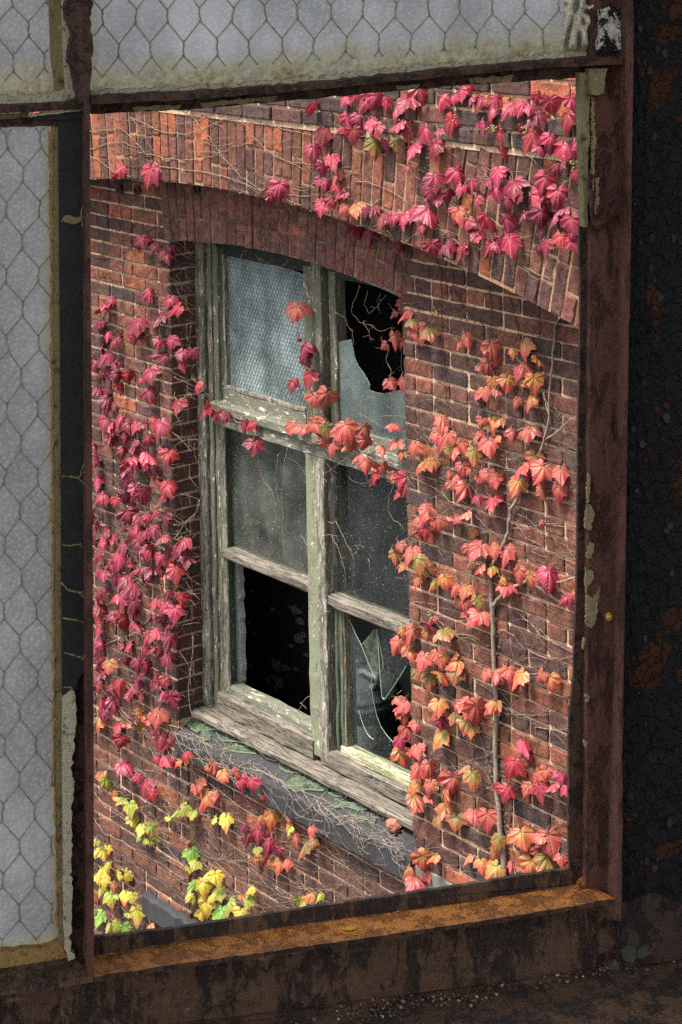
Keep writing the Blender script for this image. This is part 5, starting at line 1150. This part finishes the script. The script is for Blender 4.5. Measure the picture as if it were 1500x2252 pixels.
# bare, leafless runners
def bare(label, mat, builder):
    mb = MB(); builder(mb); o = mb.build('bare_vine', [mat], None, True); tag(o, label, 'bare vine', 'leafless vine runners on the building'); return o
def poly(mb, pts, r=.0016, r1=None, twigs=.5, off=.006):
    P = []
    for a, b in zip(pts[:-1], pts[1:]): P += curve_pts(a, b, 2.0, off)[:-1]
    P.append(pts[-1]); stem_tube(mb, P, r, off, r1)
    for (x, y) in P:
        if rnd.random() < twigs * .28:
            an = rnd.uniform(0, 6.28); l = rnd.uniform(4, 16); stem_tube(mb, curve_pts((x, y), (x + l * math.cos(an), y + l * math.sin(an)), 2, off), r * .6, off, r * .35)
def wander(mb, n, x0, x1, y0, y1, ang, spread, lmin, lmax, r, ok=None, off=.006, twig=.5):
    c = 0; tries = 0
    while c < n and tries < n * 20:
        tries += 1; x, y = rnd.uniform(x0, x1), rnd.uniform(y0, y1)
        if ok and not ok(x, y): continue
        h = ang + rnd.gauss(0, spread); L = rnd.uniform(lmin, lmax); P = [(x, y)]; k = rnd.gauss(0, .03); s = 0
        while s < L:
            k += rnd.gauss(0, .05); k *= .88; h += k + rnd.gauss(0, .09); x += 6 * math.cos(h); y += 6 * math.sin(h); s += 6
            if ok and not ok(x, y): break
            P.append((x, y))
        if len(P) > 3:
            rr = r * rnd.uniform(.45, 1.05); stem_tube(mb, P, rr, off + rnd.uniform(0, .004), rr * .5); c += 1
            for (u, v) in P:
                if rnd.random() < twig * .3:
                    an = rnd.uniform(0, 6.28); l = rnd.uniform(4, 20); stem_tube(mb, curve_pts((u, v), (u + l * math.cos(an), v + l * math.sin(an)), 2, off), rr * .55, off, rr * .3)
outer = lambda x, y: onwall(x, y) == 0.0
rec = lambda x, y: onwall(x, y) >= RY and not (onwall(x, y) > .3)
def b1(mb):
    for q in ([(190, 290), (225, 286), (260, 280), (290, 305), (320, 340), (360, 348), (400, 352), (440, 350), (465, 345), (500, 332), (530, 320), (560, 318)], [(190, 330), (230, 318), (270, 312), (310, 325)], [(285, 258), (320, 272), (350, 288), (385, 292), (415, 295), (450, 285), (480, 268), (500, 260), (540, 258), (565, 265), (600, 278), (625, 285), (660, 292), (690, 296)], [(350, 365), (390, 370), (425, 375), (465, 382), (500, 390), (540, 405), (575, 420), (615, 428), (650, 430), (690, 428), (725, 430)], [(480, 330), (505, 362), (530, 390), (560, 410), (590, 425), (630, 438), (665, 450)], [(515, 240), (535, 270), (550, 296), (575, 320), (600, 340), (635, 358), (670, 376)], [(400, 240), (430, 262), (460, 300), (480, 330), (495, 360)], [(570, 230), (600, 250), (640, 262), (680, 280)], [(195, 340), (215, 350), (240, 370), (262, 385), (290, 390)], [(195, 392), (205, 398), (215, 408), (222, 418)], [(520, 445), (515, 425), (505, 430), (498, 442)], [(520, 425), (535, 422), (548, 425)], [(620, 470), (640, 455), (660, 452)], [(655, 520), (662, 500), (672, 475), (685, 465)], [(940, 240), (955, 290), (985, 330), (1010, 350)], [(965, 268), (1000, 272), (1040, 285), (1070, 300)], [(1130, 310), (1150, 340), (1180, 360), (1200, 380)], [(780, 400), (820, 405), (860, 420), (900, 450)], [(1150, 585), (1185, 605), (1210, 615)], [(1080, 480), (1110, 500), (1130, 520)]): poly(mb, q, .0018, .0011)
    wander(mb, 34, 195, 700, 240, 440, .25, .5, 50, 190, .0011, outer); wander(mb, 38, 700, 1265, 240, 640, .4, .9, 40, 130, .001, outer)
bare('pale leafless vine runners over the arch bricks', STEM_P, b1)
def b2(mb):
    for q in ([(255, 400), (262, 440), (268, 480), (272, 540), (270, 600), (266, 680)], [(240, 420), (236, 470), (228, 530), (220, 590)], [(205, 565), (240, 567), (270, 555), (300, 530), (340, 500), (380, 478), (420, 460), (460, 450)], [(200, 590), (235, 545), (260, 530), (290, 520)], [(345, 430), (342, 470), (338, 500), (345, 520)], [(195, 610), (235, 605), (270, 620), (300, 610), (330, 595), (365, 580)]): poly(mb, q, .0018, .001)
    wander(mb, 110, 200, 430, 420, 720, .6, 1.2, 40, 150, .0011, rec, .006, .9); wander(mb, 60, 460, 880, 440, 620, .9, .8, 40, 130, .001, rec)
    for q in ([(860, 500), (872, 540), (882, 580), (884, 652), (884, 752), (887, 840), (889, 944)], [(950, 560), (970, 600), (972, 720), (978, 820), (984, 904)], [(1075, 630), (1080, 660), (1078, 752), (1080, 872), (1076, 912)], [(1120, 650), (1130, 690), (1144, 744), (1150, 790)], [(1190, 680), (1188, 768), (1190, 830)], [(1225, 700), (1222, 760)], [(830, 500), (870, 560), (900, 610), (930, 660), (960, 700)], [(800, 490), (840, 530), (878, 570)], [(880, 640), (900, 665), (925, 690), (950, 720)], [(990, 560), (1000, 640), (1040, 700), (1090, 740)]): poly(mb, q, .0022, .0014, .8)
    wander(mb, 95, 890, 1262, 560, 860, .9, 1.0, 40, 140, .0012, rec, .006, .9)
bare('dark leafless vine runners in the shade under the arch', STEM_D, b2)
def b3(mb):
    wander(mb, 90, 200, 440, 700, 1560, 1.3, .8, 40, 170, .0012, rec, .006, .8)
    for q in ([(438, 1110), (437, 1122), (420, 1140), (400, 1160), (382, 1185), (370, 1215), (362, 1240)], [(437, 1000), (440, 1060), (439, 1115)], [(350, 1235), (342, 1280), (335, 1330), (325, 1370)], [(215, 1370), (230, 1400), (240, 1440), (262, 1490)], [(230, 1420), (262, 1405), (300, 1390), (330, 1360)], [(235, 1500), (240, 1530), (260, 1560), (300, 1600), (330, 1625)], [(425, 1400), (420, 1470), (415, 1540), (424, 1580)]): poly(mb, q, .0024, .0016, .6)
bare('pale leafless vine runners behind the crimson curtain on the left wall', STEM_P, b3)
def b4(mb):
    lowr = lambda x, y: onwall(x, y) >= RY and onwall(x, y) < .3
    wander(mb, 85, 205, 560, 1620, 2040, .75, .35, 60, 260, .0011, lowr, .006, .6); wander(mb, 75, 420, 900, 1760, 2000, .7, .45, 50, 200, .0011, lowr, .006, .7)
    for q in ([(203, 1795), (222, 1822), (240, 1838), (270, 1850), (305, 1868), (340, 1890), (370, 1910), (400, 1930), (440, 1945)], [(203, 1740), (230, 1775), (270, 1800), (310, 1826), (360, 1856), (400, 1900), (415, 1935)], [(330, 1640), (345, 1690), (350, 1740), (360, 1790)], [(385, 1700), (392, 1750), (397, 1800), (403, 1860), (408, 1930)]): poly(mb, q, .0017, .001, .5)
bare('pale slanting vine runners over the lower left bricks', STEM_P, b4)
def b5(mb):
    q = [(203, 1500), (235, 1530), (275, 1570), (315, 1605), (350, 1630), (375, 1660), (410, 1690), (450, 1712), (490, 1745), (560, 1795), (600, 1815), (640, 1830), (690, 1850), (730, 1875)]
    poly(mb, q, .0028, .0014, .7, .006)
    for k in range(95):
        t = rnd.random(); x = 370 + 520 * t; y = 1580 + 275 * t + rnd.uniform(0, 45); L = rnd.uniform(30, 180); h = rnd.gauss(.55, .8); P = [(x, y)]; s = 0
        while s < L:
            h += rnd.gauss(0, .2) + (.55 - h) * .06; x += 5 * math.cos(h); y += 5 * math.sin(h); s += 5
            if x > 894: break
            P.append((x, y))
        if len(P) > 3:
            r = rnd.uniform(.0006, .0013); stem_tube(mb, P, r, rnd.uniform(.004, .016), r * .5)
            for (u, v) in P[::3]:
                if rnd.random() < .3:
                    an = rnd.gauss(.5, 1.4); l = rnd.uniform(8, 28); stem_tube(mb, curve_pts((u, v), (u + l * math.cos(an), v + l * math.sin(an)), 3, .008), r * .6, .008, r * .35)
bare('tangle of pale dead vine stems on the stone sill', m_stem('bleached_stem', (.13, .095, .072), (.42, .35, .28)), b5)
def b6(mb):
    wander(mb, 150, 895, 1265, 860, 1930, .6, .75, 40, 190, .0012, rec, .006, .6)
    for q in ([(1085, 1395), (1110, 1385), (1130, 1400), (1155, 1432)], [(1000, 1395), (1040, 1400), (1070, 1420), (1100, 1425)], [(1135, 1345), (1165, 1370), (1190, 1400), (1230, 1420), (1262, 1438)], [(1165, 1430), (1200, 1448), (1235, 1450), (1265, 1440)], [(905, 1050), (950, 1070), (985, 1100), (1040, 1130), (1110, 1190)], [(1115, 1160), (1150, 1165), (1185, 1155)], [(1125, 1140), (1160, 1185), (1200, 1210), (1262, 1240)], [(1190, 1150), (1220, 1155), (1262, 1165)], [(895, 1330), (930, 1325), (960, 1330)], [(1050, 1600), (1070, 1660), (1085, 1720)], [(1175, 1600), (1200, 1602), (1240, 1605), (1258, 1598)]): poly(mb, q, .0018, .001, .5)
bare('pale leafless vine runners between the leaves of the right wall', STEM_P, b6)
def b8(mb):
    wander(mb, 120, 895, 1265, 700, 1930, .7, .9, 30, 160, .0011, rec, .006, .8); wander(mb, 40, 700, 1265, 260, 640, .5, 1.0, 30, 120, .001, outer, .006, .8); wander(mb, 50, 200, 430, 620, 1560, 1.2, .9, 30, 150, .001, rec, .006, .8)
bare('dark hair-thin vine runners webbed over the bricks', STEM_D, b8)
def b7(mb):
    for q in ([(790, 625), (780, 660), (775, 690), (790, 708), (820, 718), (845, 728), (870, 722)], [(810, 640), (800, 670), (812, 690), (840, 660), (855, 640)], [(800, 705), (812, 730), (818, 752)], [(845, 630), (830, 660), (836, 690)], [(735, 685), (760, 700), (776, 730), (780, 760)],
              [(868, 1060), (855, 1090), (851, 1120), (866, 1145), (890, 1170)], [(722, 1148), (738, 1146), (750, 1170), (765, 1200), (776, 1225), (776, 1255), (782, 1268)], [(730, 1178), (742, 1200), (752, 1235), (760, 1260), (757, 1300)], [(775, 1225), (788, 1198), (802, 1205)], [(810, 1228), (812, 1262)], [(690, 1186), (720, 1175), (745, 1180)], [(685, 1330), (705, 1320), (722, 1308)], [(692, 1380), (708, 1350), (722, 1345)],
              [(565, 1000), (570, 1030), (580, 1060), (600, 1085), (610, 1120)], [(612, 1000), (605, 1050), (610, 1090), (618, 1120)], [(632, 985), (625, 1050), (622, 1120), (622, 1180), (628, 1230)], [(662, 1180), (676, 1205), (672, 1235), (655, 1250)], [(660, 855), (625, 885), (590, 915), (560, 935)], [(676, 590), (672, 630), (655, 650), (645, 665)], [(525, 575), (535, 552), (545, 545)], [(570, 568), (590, 580), (605, 570)], [(622, 588), (640, 572)], [(560, 560), (610, 630), (625, 645)],
              [(655, 1565), (665, 1545), (685, 1530), (690, 1505)], [(660, 1545), (675, 1560)], [(513, 1605), (515, 1580), (530, 1575), (555, 1580), (575, 1600), (590, 1620)]): poly(mb, q, .0015, .0008, .45, .02)
    wander(mb, 22, 640, 890, 880, 1060, .4, 1.2, 30, 90, .0011, lambda x, y: onwall(x, y) > .3, .02)
bare('thin dry tendrils hanging across the wooden window', STEM_P, b7)
# green berries among the leaves
for (bx, by, lab) in ((1085, 282, 'small cluster of green ivy berries above the large leaf in the upper right corner'), (1160, 284, 'few green ivy berries left of the right hand large leaf'), (1260, 356, 'green ivy berries beside the right jamb'), (1026, 470, 'brownish ivy berries on the arch bricks'), (944, 1364, 'ivy berries at the brick edge beside the cracked pane'), (968, 1728, 'pale green ivy berries right of the sub sill')):
    mb = MB(); c = surf(bx, by, .045)
    for k in range(9): mb.blob(c + rng.normal(0, .014, 3), .0042, 1, .08)
    o = mb.build('ivy_berries', [m_plain('green_berry', (.22, .24, .06), .35, .3, 40)], None, True); tag(o, lab, 'berries', 'ivy berries on the wall')
